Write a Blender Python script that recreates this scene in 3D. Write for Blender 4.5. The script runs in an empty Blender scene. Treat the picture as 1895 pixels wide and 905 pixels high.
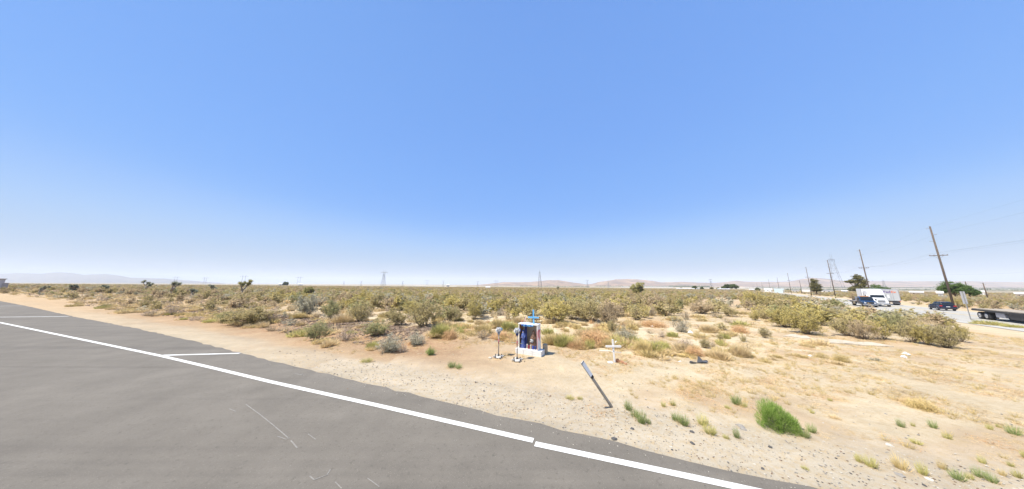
import bpy, math, random
import numpy as np
from mathutils import Vector, Matrix, noise as mnoise
R_ = math.radians
S = bpy.context.scene
COL = S.collection

# ------------------------------------------------------------------ camera
FPX, CX, CY, CH = 435.0, 947.5, 452.5, 2.5
PITCH, ROLL = R_(9.65), R_(0.25)
cam_d = bpy.data.cameras.new("camera"); cam = bpy.data.objects.new("camera", cam_d); COL.objects.link(cam)
cam_d.sensor_width = 36.0; cam_d.lens = FPX / 1895.0 * 36.0
cam_d.clip_start = 0.05; cam_d.clip_end = 60000
cam.matrix_world = (Matrix.Translation((0, 0, CH)) @ Matrix.Rotation(math.pi/2 + PITCH, 4, 'X') @ Matrix.Rotation(ROLL, 4, 'Z'))
S.camera = cam

# ------------------------------------------------------------------ world, sun, exposure
SUN_EL, SUN_AZ = R_(61), R_(-113)         # azimuth from +Y towards +X; the sun stands to the left
w = bpy.data.worlds.new("World"); S.world = w; w.use_nodes = True
nt = w.node_tree; bg = nt.nodes["Background"]
sky = nt.nodes.new("ShaderNodeTexSky"); sky.sky_type = 'NISHITA'; sky.sun_disc = False
sky.sun_elevation = SUN_EL; sky.sun_rotation = SUN_AZ
sky.altitude = 800; sky.air_density = 1.0; sky.dust_density = 0.6; sky.ozone_density = 1.6
def vscale(src, k):
    v = nt.nodes.new("ShaderNodeVectorMath"); v.operation = 'SCALE'; v.inputs[3].default_value = k; nt.links.new(src, v.inputs[0]); return v.outputs[0]
cur = nt.nodes.new("ShaderNodeRGBCurve")                 # film response of the clear desert sky
EXF = 1.67
for ci, pts in enumerate((((0, .0), (.14, .205), (.26, .29), (.34, .45), (.6, .58), (.8, .64), (1.0, .67)),
                          ((0, .0), (.222, .385), (.4, .51), (.515, .645), (.79, .745), (1.0, .77)),
                          ((0, .0), (.3, .80), (.414, .86), (.61, .96), (.745, 1.0), (1.0, .96)))):
    c = cur.mapping.curves[ci]; c.points[0].location = (0, 0); c.points[1].location = (1.0, pts[-1][1]/EXF)
    for a, b in pts[1:-1]: c.points.new(a, b/EXF)
cur.mapping.update()
nt.links.new(vscale(sky.outputs[0], 0.13), cur.inputs["Color"])
def lin(c): return tuple(((v/255+.055)/1.055)**2.4 if v > 10 else v/255/12.92 for v in c)
geo = nt.nodes.new("ShaderNodeTexCoord"); sx = nt.nodes.new("ShaderNodeSeparateXYZ"); nt.links.new(geo.outputs["Generated"], sx.inputs[0])
asn = nt.nodes.new("ShaderNodeMath"); asn.operation = 'ARCSINE'; nt.links.new(sx.outputs[2], asn.inputs[0])
er_ = nt.nodes.new("ShaderNodeMath"); er_.operation = 'DIVIDE'; er_.inputs[1].default_value = math.pi/2; nt.links.new(asn.outputs[0], er_.inputs[0])
cr = nt.nodes.new("ShaderNodeValToRGB"); cr.color_ramp.interpolation = 'B_SPLINE'; els = cr.color_ramp.elements
SKY = [(-5, (178, 190, 200)), (0, (178, 192, 206)), (4, (168, 192, 220)), (9, (154, 198, 248)), (15, (122, 177, 251)), (22, (119, 175, 250)), (30, (116, 170, 247)), (40, (115, 168, 243)), (56, (112, 163, 237)), (90, (96, 146, 226))]
els[0].position = 0; els[1].position = 1
for e_, c_ in SKY:
    p_ = max(0, e_)/90
    q_ = els[0] if e_ == -5 else (els[-1] if e_ == 90 else els.new(p_))
    q_.color = (*[v/EXF for v in lin(c_)], 1)
nt.links.new(er_.outputs[0], cr.inputs[0])
mxs = nt.nodes.new("ShaderNodeMix"); mxs.data_type = 'RGBA'; mxs.inputs[0].default_value = .78
nt.links.new(cur.outputs[0], mxs.inputs[6]); nt.links.new(cr.outputs[0], mxs.inputs[7])
nt.links.new(vscale(mxs.outputs[2], 10.0), bg.inputs[0]); bg.inputs[1].default_value = 0.10
sun_d = bpy.data.lights.new("sun", 'SUN'); sun = bpy.data.objects.new("sun", sun_d); COL.objects.link(sun)
sun_d.energy = 4.4; sun_d.angle = R_(0.5); sun_d.color = (1.0, 0.945, 0.83)
SD = Vector((math.sin(SUN_AZ)*math.cos(SUN_EL), math.cos(SUN_AZ)*math.cos(SUN_EL), math.sin(SUN_EL)))
sun.rotation_euler = SD.to_track_quat('Z', 'Y').to_euler(); sun.location = SD*50
S.view_settings.view_transform = 'Standard'; S.view_settings.look = 'None'
S.view_settings.exposure = 0.74; S.view_settings.gamma = 1.0; S.view_settings.use_curve_mapping = False
S.render.engine = 'CYCLES'
S.cycles.use_denoising = True
S.cycles.volume_bounces = 1
S.cycles.max_bounces = 6; S.cycles.transparent_max_bounces = 8

# ------------------------------------------------------------------ ground shape
def ss(x, a, b):
    t = min(1.0, max(0.0, (x-a)/(b-a))); return t*t*(3-2*t)
HD = (0.690, 0.724)                       # direction of the highway; p = distance across it
def hp(x, y): return 0.724*x - 0.690*y
def hs(x, y): return 0.690*x + 0.724*y
def hxy(p, s):                            # inverse of (hp, hs)
    det = 0.724*0.724 + 0.69*0.69
    return ((0.724*p + 0.690*s)/det, (-0.690*p + 0.724*s)/det)
ROAD_EDGE = [(-420, 172), (-250, 104), (-140, 60.5), (-69.3, 32.7), (-52.2, 26.1), (-32.6, 18.2), (-20.8, 13.66), (-13.8, 10.8), (-9.64, 8.99),
             (-6.23, 7.55), (-3.41, 6.39), (-1.40, 5.5), (0.52, 4.76), (1.22, 4.44), (2.08, 4.07), (2.97, 3.72), (3.77, 3.4), (7, 2.2), (14, .5), (24, -.5)]
_RE = np.array(ROAD_EDGE, float)
def road_dist(x, y):                      # > 0 on the field side of the asphalt edge, < 0 on the asphalt
    a = _RE[:-1]; b = _RE[1:]; ab = b-a; pt = np.array((x, y))
    t = np.clip(((pt-a)*ab).sum(1)/(ab*ab).sum(1), 0, 1); q = a+ab*t[:, None]
    d = np.hypot(*(pt-q).T); i = int(d.argmin())
    c = ab[i, 0]*(y-a[i, 1]) - ab[i, 1]*(x-a[i, 0])
    return d[i] if c > 0 else -d[i]
def H(x, y):
    R = math.hypot(x, y); k = ss(R, 12, 70)
    kk = 1.0 if R < 1500 else 1500.0/R
    z = (-0.0042*x - 0.0090*y)*kk*k
    p = hp(x, y)
    z -= 1.45*ss(p, 6, 18.0)
    z += 0.75*ss(p, 33, 37)
    if R > 650: z -= 5*ss(R, 650, 1600)
    return z
def vn(x, y, s, o=0.0): return mnoise.noise(Vector((x/s+o, y/s-o*0.7, o*1.3)))
def G(x, y, rd=None):
    z = H(x, y); R = math.hypot(x, y)
    if R < 140:
        if rd is None: rd = road_dist(x, y) if R < 140 else 50
        f = 1 - ss(R, 70, 140); p_ = hp(x, y)
        if x > 10: f *= 1 - ss(p_, 14.5, 17.5)*(1-ss(p_, 32.5, 36))
        k = ss(rd, 0.0, 1.2)
        z += f*k*(0.03*vn(x, y, 1.7) + 0.012*vn(x, y, .45, 3.1) + 0.10*vn(x, y, 7.5, 9.0)*ss(rd, 3, 9))
        if x < 1.5:                                    # graded windrow along the road
            ber = math.exp(-((rd-5.2)/0.8)**2)*ss(-x, -1.5, 4)
            z += f*ber*(0.13+0.12*vn(x, y, .5, 5.5))
            rut = math.exp(-((rd-3.1)/0.35)**2) + math.exp(-((rd-1.5)/0.3)**2)
            z -= f*0.035*rut
    return z
def ray(px, py):
    a = (px-CX)/FPX; b = -(py-CY)/FPX
    r = a*math.cos(ROLL)-b*math.sin(ROLL); u = a*math.sin(ROLL)+b*math.cos(ROLL)
    return Vector((r, math.cos(PITCH)-math.sin(PITCH)*u, math.sin(PITCH)+math.cos(PITCH)*u))
def at(px, py):                            # point of the ground seen there, and its depth
    d = ray(px, py); t = 3.0; lo = .5; prev = lo
    t = lo
    while t < 4000:
        q = d*t
        if CH + q.z < H(q.x, q.y): break
        prev = t; t *= 1.05
    lo, hi = prev, t
    for _ in range(28):
        m = (lo+hi)/2; q = d*m
        if CH+q.z < H(q.x, q.y): hi = m
        else: lo = m
    q = d*hi
    return Vector((q.x, q.y, G(q.x, q.y))), hi
def far(px, Y):                            # point of the ground in that direction at depth Y
    d = ray(px, 527); k = Y/d.y
    return Vector((d.x*k, Y, G(d.x*k, Y)))
def project(v):
    v = Vector(v)-Vector((0, 0, CH))
    f = v.y*math.cos(PITCH)+v.z*math.sin(PITCH); u = -v.y*math.sin(PITCH)+v.z*math.cos(PITCH); r = v.x
    if f <= 0.01: return None
    a, b = r/f, u/f
    x = a*math.cos(ROLL)+b*math.sin(ROLL); y = -a*math.sin(ROLL)+b*math.cos(ROLL)
    return CX+x*FPX, CY-y*FPX, f
def lane(px, p):                           # point at distance p across the highway whose column is px
    lo, hi = -40.0, 3000.0
    for _ in range(60):
        m = (lo+hi)/2; x, y = hxy(p, m); q = project((x, y, H(x, y)))
        if q is None or q[0] > px: lo = m
        else: hi = m
    x, y = hxy(p, lo); return Vector((x, y, H(x, y)))

# ------------------------------------------------------------------ material helpers
def new_mat(name):
    m = bpy.data.materials.new(name); m.use_nodes = True
    n = m.node_tree; b = n.nodes["Principled BSDF"]; return m, n, b
def mixc(n, fac, a, b):
    x = n.nodes.new("ShaderNodeMix"); x.data_type = 'RGBA'
    for s_, v in ((x.inputs[0], fac), (x.inputs[6], a), (x.inputs[7], b)):
        if isinstance(v, (int, float)): s_.default_value = v
        elif isinstance(v, tuple): s_.default_value = (*v, 1) if len(v) == 3 else v
        else: n.links.new(v, s_)
    return x.outputs[2]
def noise_n(n, scale, detail=4, rough=.6, vec=None, stretch=None):
    t = n.nodes.new("ShaderNodeTexNoise"); t.inputs["Scale"].default_value = scale
    t.inputs["Detail"].default_value = detail; t.inputs["Roughness"].default_value = rough
    if vec is None:
        g = n.nodes.new("ShaderNodeTexCoord"); vec = g.outputs["Object"]
    if stretch:
        mp = n.nodes.new("ShaderNodeMapping"); mp.inputs["Rotation"].default_value = (0, 0, stretch[0]); mp.inputs["Scale"].default_value = stretch[1]
        n.links.new(vec, mp.inputs[0]); vec = mp.outputs[0]
    n.links.new(vec, t.inputs["Vector"]); return t.outputs["Fac"]
def ramp(n, src, a, b):
    r = n.nodes.new("ShaderNodeMapRange"); r.inputs[1].default_value = a; r.inputs[2].default_value = b
    n.links.new(src, r.inputs[0]); return r.outputs[0]
def bump(n, b, h, strength, dist):
    k = n.nodes.new("ShaderNodeBump"); k.inputs["Strength"].default_value = strength; k.inputs["Distance"].default_value = dist
    n.links.new(h, k.inputs["Height"]); n.links.new(k.outputs[0], b.inputs["Normal"])
_mc = {}
def mat(name, c, rough=.7, metal=0.0, var=.18, scale=6.0, c2=None):
    if name in _mc: return _mc[name]
    m, n, b = new_mat(name); c2 = c2 or tuple(v*(1-var*1.6) for v in c); c1 = tuple(min(1, v*(1+var*.4)) for v in c)
    f = noise_n(n, scale, 5, .65)
    n.links.new(mixc(n, ramp(n, f, .3, .7), c2, c1), b.inputs["Base Color"])
    b.inputs["Roughness"].default_value = rough; b.inputs["Metallic"].default_value = metal
    _mc[name] = m; return m
def leaf_mat(name, c, c2, transl=.36, rnd=.18, soft=True):
    m, n, b = new_mat(name)
    g = n.nodes.new("ShaderNodeNewGeometry"); oi = n.nodes.new("ShaderNodeObjectInfo")
    col = mixc(n, g.outputs["Random Per Island"], c, c2)
    hs_ = n.nodes.new("ShaderNodeHueSaturation")
    mr = n.nodes.new("ShaderNodeMapRange"); mr.inputs[3].default_value = 1-rnd; mr.inputs[4].default_value = 1+rnd*.7
    n.links.new(oi.outputs["Random"], mr.inputs[0]); n.links.new(mr.outputs[0], hs_.inputs["Value"])
    n.links.new(col, hs_.inputs["Color"])
    d = n.nodes.new("ShaderNodeBsdfDiffuse"); t = n.nodes.new("ShaderNodeBsdfTranslucent"); x = n.nodes.new("ShaderNodeMixShader")
    x.inputs[0].default_value = transl
    n.links.new(hs_.outputs[0], d.inputs[0]); n.links.new(hs_.outputs[0], t.inputs[0])
    if soft:      # small leaves of every tilt share one facet: its shading normal leans to the sky
        va = n.nodes.new("ShaderNodeVectorMath"); va.operation = 'SCALE'; va.inputs[3].default_value = .6; n.links.new(g.outputs["Normal"], va.inputs[0])
        vb = n.nodes.new("ShaderNodeVectorMath"); vb.operation = 'ADD'; vb.inputs[1].default_value = (0, 0, .95); n.links.new(va.outputs[0], vb.inputs[0])
        vc_ = n.nodes.new("ShaderNodeVectorMath"); vc_.operation = 'NORMALIZE'; n.links.new(vb.outputs[0], vc_.inputs[0]); n.links.new(vc_.outputs[0], d.inputs["Normal"])
    n.links.new(d.outputs[0], x.inputs[1]); n.links.new(t.outputs[0], x.inputs[2])
    n.links.new(x.outputs[0], n.nodes["Material Output"].inputs[0]); n.nodes.remove(b)
    return m

# ------------------------------------------------------------------ mesh helpers
class MB:
    def __init__(s): s.v = []; s.f = []; s.m = []; s.sm = []
    def add(s, v, f, mi=0, smooth=False, M=None):
        o = len(s.v)
        s.v += [tuple(M @ Vector(q)) if M else tuple(q) for q in v]
        s.f += [tuple(i+o for i in q) for q in f]; s.m += [mi]*len(f); s.sm += [smooth]*len(f); return s
    def box(s, x0, x1, y0, y1, z0, z1, mi=0, M=None, ch=0.0):
        if ch > 0:      # chamfered on the four vertical and the upper edges
            c = ch; L = []
            for z, k in ((z0, 0), (z1-c, 0), (z1, c)):
                a0, a1, b0, b1 = x0+k, x1-k, y0+k, y1-k
                L.append([(a0+c, b0, z), (a1-c, b0, z), (a1, b0+c, z), (a1, b1-c, z), (a1-c, b1, z), (a0+c, b1, z), (a0, b1-c, z), (a0, b0+c, z)])
            v = [q for r in L for q in r]; f = [tuple(range(7, -1, -1)), tuple(range(16, 24))]
            for k in range(2):
                for i in range(8): j = (i+1) % 8; f.append((k*8+i, k*8+j, k*8+8+j, k*8+8+i))
            return s.add(v, f, mi, False, M)
        v = [(x0, y0, z0), (x1, y0, z0), (x1, y1, z0), (x0, y1, z0), (x0, y0, z1), (x1, y0, z1), (x1, y1, z1), (x0, y1, z1)]
        return s.add(v, [(3, 2, 1, 0), (4, 5, 6, 7), (0, 1, 5, 4), (1, 2, 6, 5), (2, 3, 7, 6), (3, 0, 4, 7)], mi, False, M)
    def prism(s, prof, y0, y1, mi=0, M=None, inset=None):   # profile in (x, z), drawn out along y
        n = len(prof); v = [(x, y0, z) for x, z in prof]+[(x, y1, z) for x, z in prof]
        f = [tuple(range(n)), tuple(range(2*n-1, n-1, -1))]+[(i, i+n, (i+1) % n+n, (i+1) % n) for i in range(n)]
        return s.add(v, f, mi, False, M)
    def loft(s, rings, mi=0, caps=True, smooth=True, M=None):
        n = len(rings[0]); v = [q for r in rings for q in r]; f = []
        for k in range(len(rings)-1):
            for i in range(n): j = (i+1) % n; f.append((k*n+i, k*n+j, (k+1)*n+j, (k+1)*n+i))
        if caps: f += [tuple(range(n-1, -1, -1)), tuple(range((len(rings)-1)*n, len(rings)*n))]
        return s.add(v, f, mi, smooth, M)
    def tube(s, pts, rad, n=6, mi=0, caps=True):
        pts = [Vector(p) for p in pts]; rad = rad if isinstance(rad, (list, tuple)) else [rad]*len(pts)
        rings = []; up = Vector((0.13, 0.21, 1)).normalized()
        for i, p in enumerate(pts):
            t = (pts[min(i+1, len(pts)-1)]-pts[max(i-1, 0)]).normalized()
            a = t.cross(up)
            if a.length < .15: a = t.cross(Vector((1, 0, 0)))
            a.normalize(); b = t.cross(a)
            rings.append([tuple(p+(a*math.cos(2*math.pi*k/n)+b*math.sin(2*math.pi*k/n))*rad[i]) for k in range(n)])
        return s.loft(rings, mi, caps, n > 4)
    def cyl(s, c, axis, r, h, n=16, mi=0, r2=None):
        a = Vector(axis).normalized(); c = Vector(c); return s.tube([c-a*h/2, c+a*h/2], [r, r2 if r2 is not None else r], n, mi)
    def lathe(s, prof, n=12, mi=0, c=(0, 0, 0)):
        rings = [[(c[0]+r*math.cos(2*math.pi*k/n), c[1]+r*math.sin(2*math.pi*k/n), c[2]+z) for k in range(n)] for r, z in prof]
        return s.loft(rings, mi)
    def tris(s, V, mi=0):           # V: array (n,3,3)
        o = len(s.v); s.v += [tuple(q) for q in V.reshape(-1, 3).tolist()]; n = len(V)
        s.f += [(o+3*i, o+3*i+1, o+3*i+2) for i in range(n)]; s.m += [mi]*n; s.sm += [False]*n; return s
    def mesh(s, name, mats):
        me = bpy.data.meshes.new(name); me.from_pydata(s.v, [], s.f)
        for m in (mats if isinstance(mats, (list, tuple)) else [mats]): me.materials.append(m)
        me.polygons.foreach_set("material_index", s.m); me.polygons.foreach_set("use_smooth", s.sm); me.update(); return me
    def build(s, name, mats, parent=None, loc=None):
        return link(name, s.mesh(name, mats), parent, loc)
def link(name, data, parent=None, loc=None):
    o = bpy.data.objects.new(name, data); COL.objects.link(o)
    if parent: o.parent = parent
    if loc is not None: o.location = loc
    return o
def tag(o, label, cat, group=None, kind=None):
    o["label"] = label; o["category"] = cat
    if group: o["group"] = group
    o["kind"] = kind or "thing"
    return o
def thing(name, label, cat, loc=(0, 0, 0), rz=0.0, group=None):
    e = link(name, None, None, loc); e.rotation_euler = (0, 0, rz); return tag(e, label, cat, group)
def struct(o, label=None, cat=None):
    o["kind"] = "structure"
    if label: o["label"] = label
    if cat: o["category"] = cat
    return o

# ------------------------------------------------------------------ ground sheet
def soil(x, y, rd, R, p):
    n1 = vn(x, y, 2.3, 1.0); n2 = vn(x, y, 9, 4.0); n3 = vn(x, y, .7, 8.0); n4 = vn(x, y, 28, 2.0)
    sand = np.array((.545, .445, .30)); pale = np.array((.62, .52, .355)); orange = np.array((.36, .215, .12)); gravel = np.array((.50, .43, .325)); dirt = np.array((.47, .345, .22))
    c = sand + (pale-sand)*ss(n2+.4*n1, -.15, .35)
    c = c + (dirt-c)*0.8*ss(n1+.6*n3-.3*n2, .05, .45)
    if x < 3: c = c + (orange*.93-c)*ss(-x, -3, 4)*math.exp(-((rd-3.4)/3.0)**2)*1.0
    if x < 1.5: c = c + (dirt*.62-c)*ss(-x, -1, 4)*math.exp(-((rd-5.4)/1.0)**2)*.8*ss(n3, -.3, .3)
    g = (1-ss(rd+.35*n1, 1.0, 2.4 if x > -4 else 1.6)); c = c + (gravel*(.86 if x < -6 else 1)-c)*g*(.55 if x < -6 else .85)
    c = c + (gravel*.72-c)*(1-ss(rd+.12*n3, .0, .22))*.6
    if R > 22: c = c + (dirt*np.array((1.0, .97, .92))-c)*ss(R, 16, 60)*(.6+.4*ss(n4, -.2, .3))
    if R > 300: c = c + (np.array((.38, .31, .205))-c)*ss(R, 200, 600)
    if R > 1300:
        t_ = ss(n2*0+vn(x, y, 900, 3)+.5*vn(x, y, 260, 5), -.15, .25)
        c = c + ((np.array((.25, .22, .15))*(1-t_)+np.array((.42, .36, .27))*t_)-c)*ss(R, 1300, 2200)
    if 12 < p < 45: c = c + (pale*1.05-c)*.5*ss(p, 13, 18)*(1-ss(p, 31, 36))
    return c
def make_ground():
    ang = []
    a = -82.0
    while a < 82: ang.append(a); a += .5
    while a < 278: ang.append(a); a += 4
    rad = [0.0, .6, 1.2]; r = 1.7
    while r < 16000: rad.append(r); r *= (1.018 if r < 40 else (1.03 if r < 300 else 1.06))
    rad.append(16000.0)
    V = []; C = []; F = []; na = len(ang)
    for r in rad:
        for a in ang:
            x = r*math.sin(R_(a)); y = r*math.cos(R_(a)); rd = road_dist(x, y); p = hp(x, y)
            z = G(x, y, rd)
            if -16.6 < rd < .06: z -= .06*ss(-rd, -.06, .25)
            if 20.6 < p < 29.8 and x > 0: z -= .06
            V.append((x, y, z)); c = soil(x, y, rd, r, p); C += [c[0], c[1], c[2], 1.0]
    for k in range(len(rad)-1):
        for i in range(na):
            j = (i+1) % na
            F.append((k*na+i, (k+1)*na+i, (k+1)*na+j, k*na+j) if k else (na+i, na+j, i))
    F = [f if len(f) == 4 else (f[2], f[0], f[1]) for f in F]
    me = bpy.data.meshes.new("ground"); me.from_pydata(V, [], F)
    at_ = me.color_attributes.new("soil", 'FLOAT_COLOR', 'POINT'); at_.data.foreach_set("color", C)
    me.polygons.foreach_set("use_smooth", [True]*len(F))
    m, n, b = new_mat("desert_soil")
    vc = n.nodes.new("ShaderNodeVertexColor"); vc.layer_name = "soil"
    f1 = noise_n(n, 9, 7, .72); f2 = noise_n(n, 55, 4, .7); f3 = noise_n(n, 2.2, 5, .6); f4 = noise_n(n, .35, 6, .6, None, (R_(20), (1, 2.6, 1)))
    c = mixc(n, ramp(n, f1, .46, .66), vc.outputs[0], (.47, .35, .205)); 
    x = n.nodes.new("ShaderNodeMix"); x.data_type = 'RGBA'; x.inputs[0].default_value = .85
    n.links.new(vc.outputs[0], x.inputs[6]); n.links.new(c, x.inputs[7]); c = x.outputs[2]
    sp = ramp(n, f2, .60, .72); c = mixc(n, sp, c, (.22, .17, .13))
    sp2 = ramp(n, f2, .36, .27); c = mixc(n, sp2, c, (.74, .66, .52))
    hs2 = n.nodes.new("ShaderNodeHueSaturation"); mm = n.nodes.new("ShaderNodeMath"); mm.operation = 'ADD'
    n.links.new(ramp(n, f3, .3, .7), mm.inputs[0]); n.links.new(ramp(n, f4, .35, .65), mm.inputs[1])
    r2 = n.nodes.new("ShaderNodeMapRange"); r2.inputs[1].default_value = 0; r2.inputs[2].default_value = 2; r2.inputs[3].default_value = .82; r2.inputs[4].default_value = 1.14
    n.links.new(mm.outputs[0], r2.inputs[0]); n.links.new(r2.outputs[0], hs2.inputs["Value"]); n.links.new(c, hs2.inputs["Color"])
    n.links.new(hs2.outputs[0], b.inputs["Base Color"]); b.inputs["Roughness"].default_value = .95; b.inputs["Specular IOR Level"].default_value = .1
    ad = n.nodes.new("ShaderNodeMath"); ad.operation = 'ADD'; n.links.new(f1, ad.inputs[0]); n.links.new(f2, ad.inputs[1])
    bump(n, b, ad.outputs[0], .7, .035)
    me.materials.append(m); struct(link("ground", me))
make_ground()

# ------------------------------------------------------------------ side road with its markings
def offs(poly, d):                         # polyline moved by d to the right of its direction
    out = []
    for i, (x, y) in enumerate(poly):
        a = Vector(poly[max(i-1, 0)]); b = Vector(poly[min(i+1, len(poly)-1)]); t = (b-a).normalized()
        out.append((x+t.y*d, y-t.x*d))
    return out
def resample(poly, step):
    out = []
    for (x0, y0), (x1, y1) in zip(poly[:-1], poly[1:]):
        L = math.hypot(x1-x0, y1-y0); n = max(1, int(L/step))
        out += [(x0+(x1-x0)*i/n, y0+(y1-y0)*i/n) for i in range(n)]
    return out+[poly[-1]]
def sheet(name, left, right, lift, m, parent=None, cols=1, jag=0.0, rnd=random.Random(3)):
    V = []; F = []; n = len(left)
    for i in range(n):
        for k in range(cols+1):
            t = k/cols; x = left[i][0]*(1-t)+right[i][0]*t; y = left[i][1]*(1-t)+right[i][1]*t
            if jag and k == 0: x += rnd.uniform(-jag, jag)*.5; y += rnd.uniform(-jag, jag)
            V.append((x, y, H(x, y)+lift))
    for i in range(n-1):
        for k in range(cols): a = i*(cols+1)+k; F.append((a, a+cols+1, a+cols+2, a+1))
    me = bpy.data.meshes.new(name); me.from_pydata(V, [], F); me.materials.append(m)
    me.polygons.foreach_set("use_smooth", [True]*len(F)); return link(name, me, parent)
def asphalt(name, ca, cb, ang):
    m, n, b = new_mat(name)
    f1 = noise_n(n, .25, 5, .6, None, (ang, (.25, 1.6, 1))); f2 = noise_n(n, 90, 3, .7); f3 = noise_n(n, 1.1, 5, .6); f5 = noise_n(n, .6, 3, .5, None, (ang, (.04, 3.2, 1)))
    c = mixc(n, ramp(n, f1, .3, .7), ca, cb)
    c = mixc(n, ramp(n, f3, .35, .7), c, tuple(v*.93 for v in ca))
    mx = n.nodes.new("ShaderNodeMix"); mx.data_type = 'RGBA'; mx.blend_type = 'MULTIPLY'
    n.links.new(ramp(n, f5, .52, .66), mx.inputs[0]); n.links.new(c, mx.inputs[6]); mx.inputs[7].default_value = (.86, .86, .87, 1); c = mx.outputs[2]
    c = mixc(n, ramp(n, f2, .62, .72), c, tuple(min(1, v*1.55) for v in cb)); c = mixc(n, ramp(n, f2, .38, .28), c, tuple(v*.6 for v in ca))
    n.links.new(c, b.inputs["Base Color"]); b.inputs["Roughness"].default_value = .88; b.inputs["Specular IOR Level"].default_value = .25
    f6 = noise_n(n, 14, 5, .75); c2_ = mixc(n, ramp(n, f6, .44, .30), c, tuple(v*.70 for v in ca)); n.links.new(c2_, b.inputs["Base Color"])
    bump(n, b, f2, .35, .008); return m
M_road = asphalt("worn_asphalt", (.158, .139, .113), (.212, .187, .152), R_(20))
M_paint, _n, _b = new_mat("road_paint_white")
_f = noise_n(_n, 26, 6, .75); _g = noise_n(_n, 2.5, 5, .7); _a = mixc(_n, ramp(_n, _g, .35, .7), (.62, .60, .55), (.78, .77, .73)); _n.links.new(mixc(_n, ramp(_n, _f, .34, .27), _a, (.24, .22, .19)), _b.inputs["Base Color"]); _b.inputs["Roughness"].default_value = .7
e1 = resample(ROAD_EDGE, .35); e1 = [q for q in e1]
road = struct(sheet("road", e1, offs(e1, 16.5), .004, M_road, None, 8, .05), "grey worn asphalt side road", None)
LINE = [(-420, 140.6), (-32.16, 15.41), (-12.15, 8.69), (-8.72, 7.47), (-6.2, 6.56), (-2.85, 5.41), (.36, 4.29)]
LINE2 = [(.38, 4.21), (1.79, 3.76), (2.9, 3.40), (7, 2.0), (14, -.2)]
def stripe(name, pts, wd, parent, lift=.009, step=.5, m=None):
    q = resample(pts, step); o = sheet(name, offs(q, -wd/2), offs(q, wd/2), lift, m or M_paint, parent); return o
stripe("edge_line", LINE, .118, road); stripe("edge_line", LINE2, .118, road)
stripe("cross_line", [(-12.2, 8.74), (-9.8, 9.02)], .13, road, .013)
stripe("cross_line", [(-37.8, 17.6), (-33.2, 18.3)], .16, road, .013)
stripe("cross_line", [(-56, 25.0), (-53.0, 26.2)], .16, road, .013)
M_scr = mat("scraped_asphalt", (.265, .245, .215), .85, 0, .3, 20, (.17, .155, .135))
def road_mark(pix, wd, name="scrape_mark"):
    q = [at(*p)[0] for p in pix]; stripe(name, [(v.x, v.y) for v in q], wd, road, .008, .06, M_scr)
wscale = .7
for pix, wd in (([(455, 749), (480, 767), (505, 787), (533, 811)], .022), ([(513, 808), (530, 814), (536, 811)], .018), ([(538, 816), (550, 830)], .025), ([(570, 804), (584, 814)], .018),
                ([(573, 882), (581, 889), (605, 880), (611, 870)], .022), ([(620, 893), (632, 905)], .016), ([(680, 886), (702, 902)], .016), ([(546, 692), (563, 695)], .03), ([(424, 757), (436, 762)], .02)):
    road_mark(pix, wd*wscale)

# ------------------------------------------------------------------ highway
M_hw = asphalt("pale_highway_asphalt", (.40, .375, .325), (.50, .47, .41), R_(45))
def pline(p, s0, s1, st=6.0):
    out = []; s = s0
    while s <= s1: out.append(hxy(p, s)); s += st*(1 if s < 300 else 4)
    return out
hw = struct(sheet("highway", pline(19.4, -60, 1800), pline(31.0, -60, 1800), .035, M_hw, None, 6), "pale sunlit highway crossing behind the bushes", None)
M_yel = mat("road_paint_yellow", (.72, .48, .08), .6)
for p, m_, s1 in ((20.0, M_paint, 500), (26.1, M_yel, 500), (26.35, M_yel, 500), (30.4, M_paint, 500)):
    sheet("lane_line", pline(p-.06, -60, s1), pline(p+.06, -60, s1), .041, m_, hw)
M_bank = None

# ------------------------------------------------------------------ far hills and mountains
def range_mesh(name, prof, t0, t1, m, seed, label, amp=.22):
    # prof: list of (column, row of the crest); built as a real ridge between depths t0 and t1
    xs = [p[0] for p in prof]; ys = [p[1] for p in prof]; V = []; F = []; nx = 240; ny = 26
    for j in range(ny):
        for i in range(nx):
            px = xs[0]+(xs[-1]-xs[0])*i/(nx-1); py = float(np.interp(px, xs, ys)); d = ray(px, 527); d = Vector((d.x, d.y, 0))/d.y
            t = j/(ny-1); Y = t0+(t1-t0)*t; q = d*Y; R = q.length
            top = ray(px, py); hz = ray(px, 526.5+(px-CX)*.0043)
            el = top.z/math.hypot(top.x, top.y); crest = el*math.hypot(d.x, d.y)*(t0*.45+t1*.55)+CH
            base = H(q.x, q.y)-2; env = max(0.0, 1-abs(t-.55)/.55)**.8
            edge = min(1, i/8, (nx-1-i)/8)
            rg = abs(vn(q.x, q.y, R*.035, seed))+.5*abs(vn(q.x, q.y, R*.014, seed+3))+.3*vn(q.x, q.y, R*.006, seed+1)
            hgt = (crest-base)*env*(1-amp*(1-env)*2.2*rg-amp*.25*rg)
            V.append((q.x, q.y, base+max(0, hgt)*ss(edge, 0, 1)-1))
    for j in range(ny-1):
        for i in range(nx-1): a = j*nx+i; F.append((a, a+1, a+nx+1, a+nx))
    me = bpy.data.meshes.new(name); me.from_pydata(V, [], F); me.materials.append(m)
    me.polygons.foreach_set("use_smooth", [True]*len(F)); o = link(name, me); struct(o, label); return o
def rock_mat(name, a, b_, sc):
    m, n, b = new_mat(name); f = noise_n(n, sc, 7, .68); n.links.new(mixc(n, ramp(n, f, .38, .62), a, b_), b.inputs["Base Color"]); b.inputs["Roughness"].default_value = 1; return m
M_h1 = rock_mat("pink_hill_rock", (.39, .25, .15), (.16, .11, .08), .004); M_h2 = rock_mat("blue_mountain_rock", (.15, .13, .12), (.10, .09, .09), .002)
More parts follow.
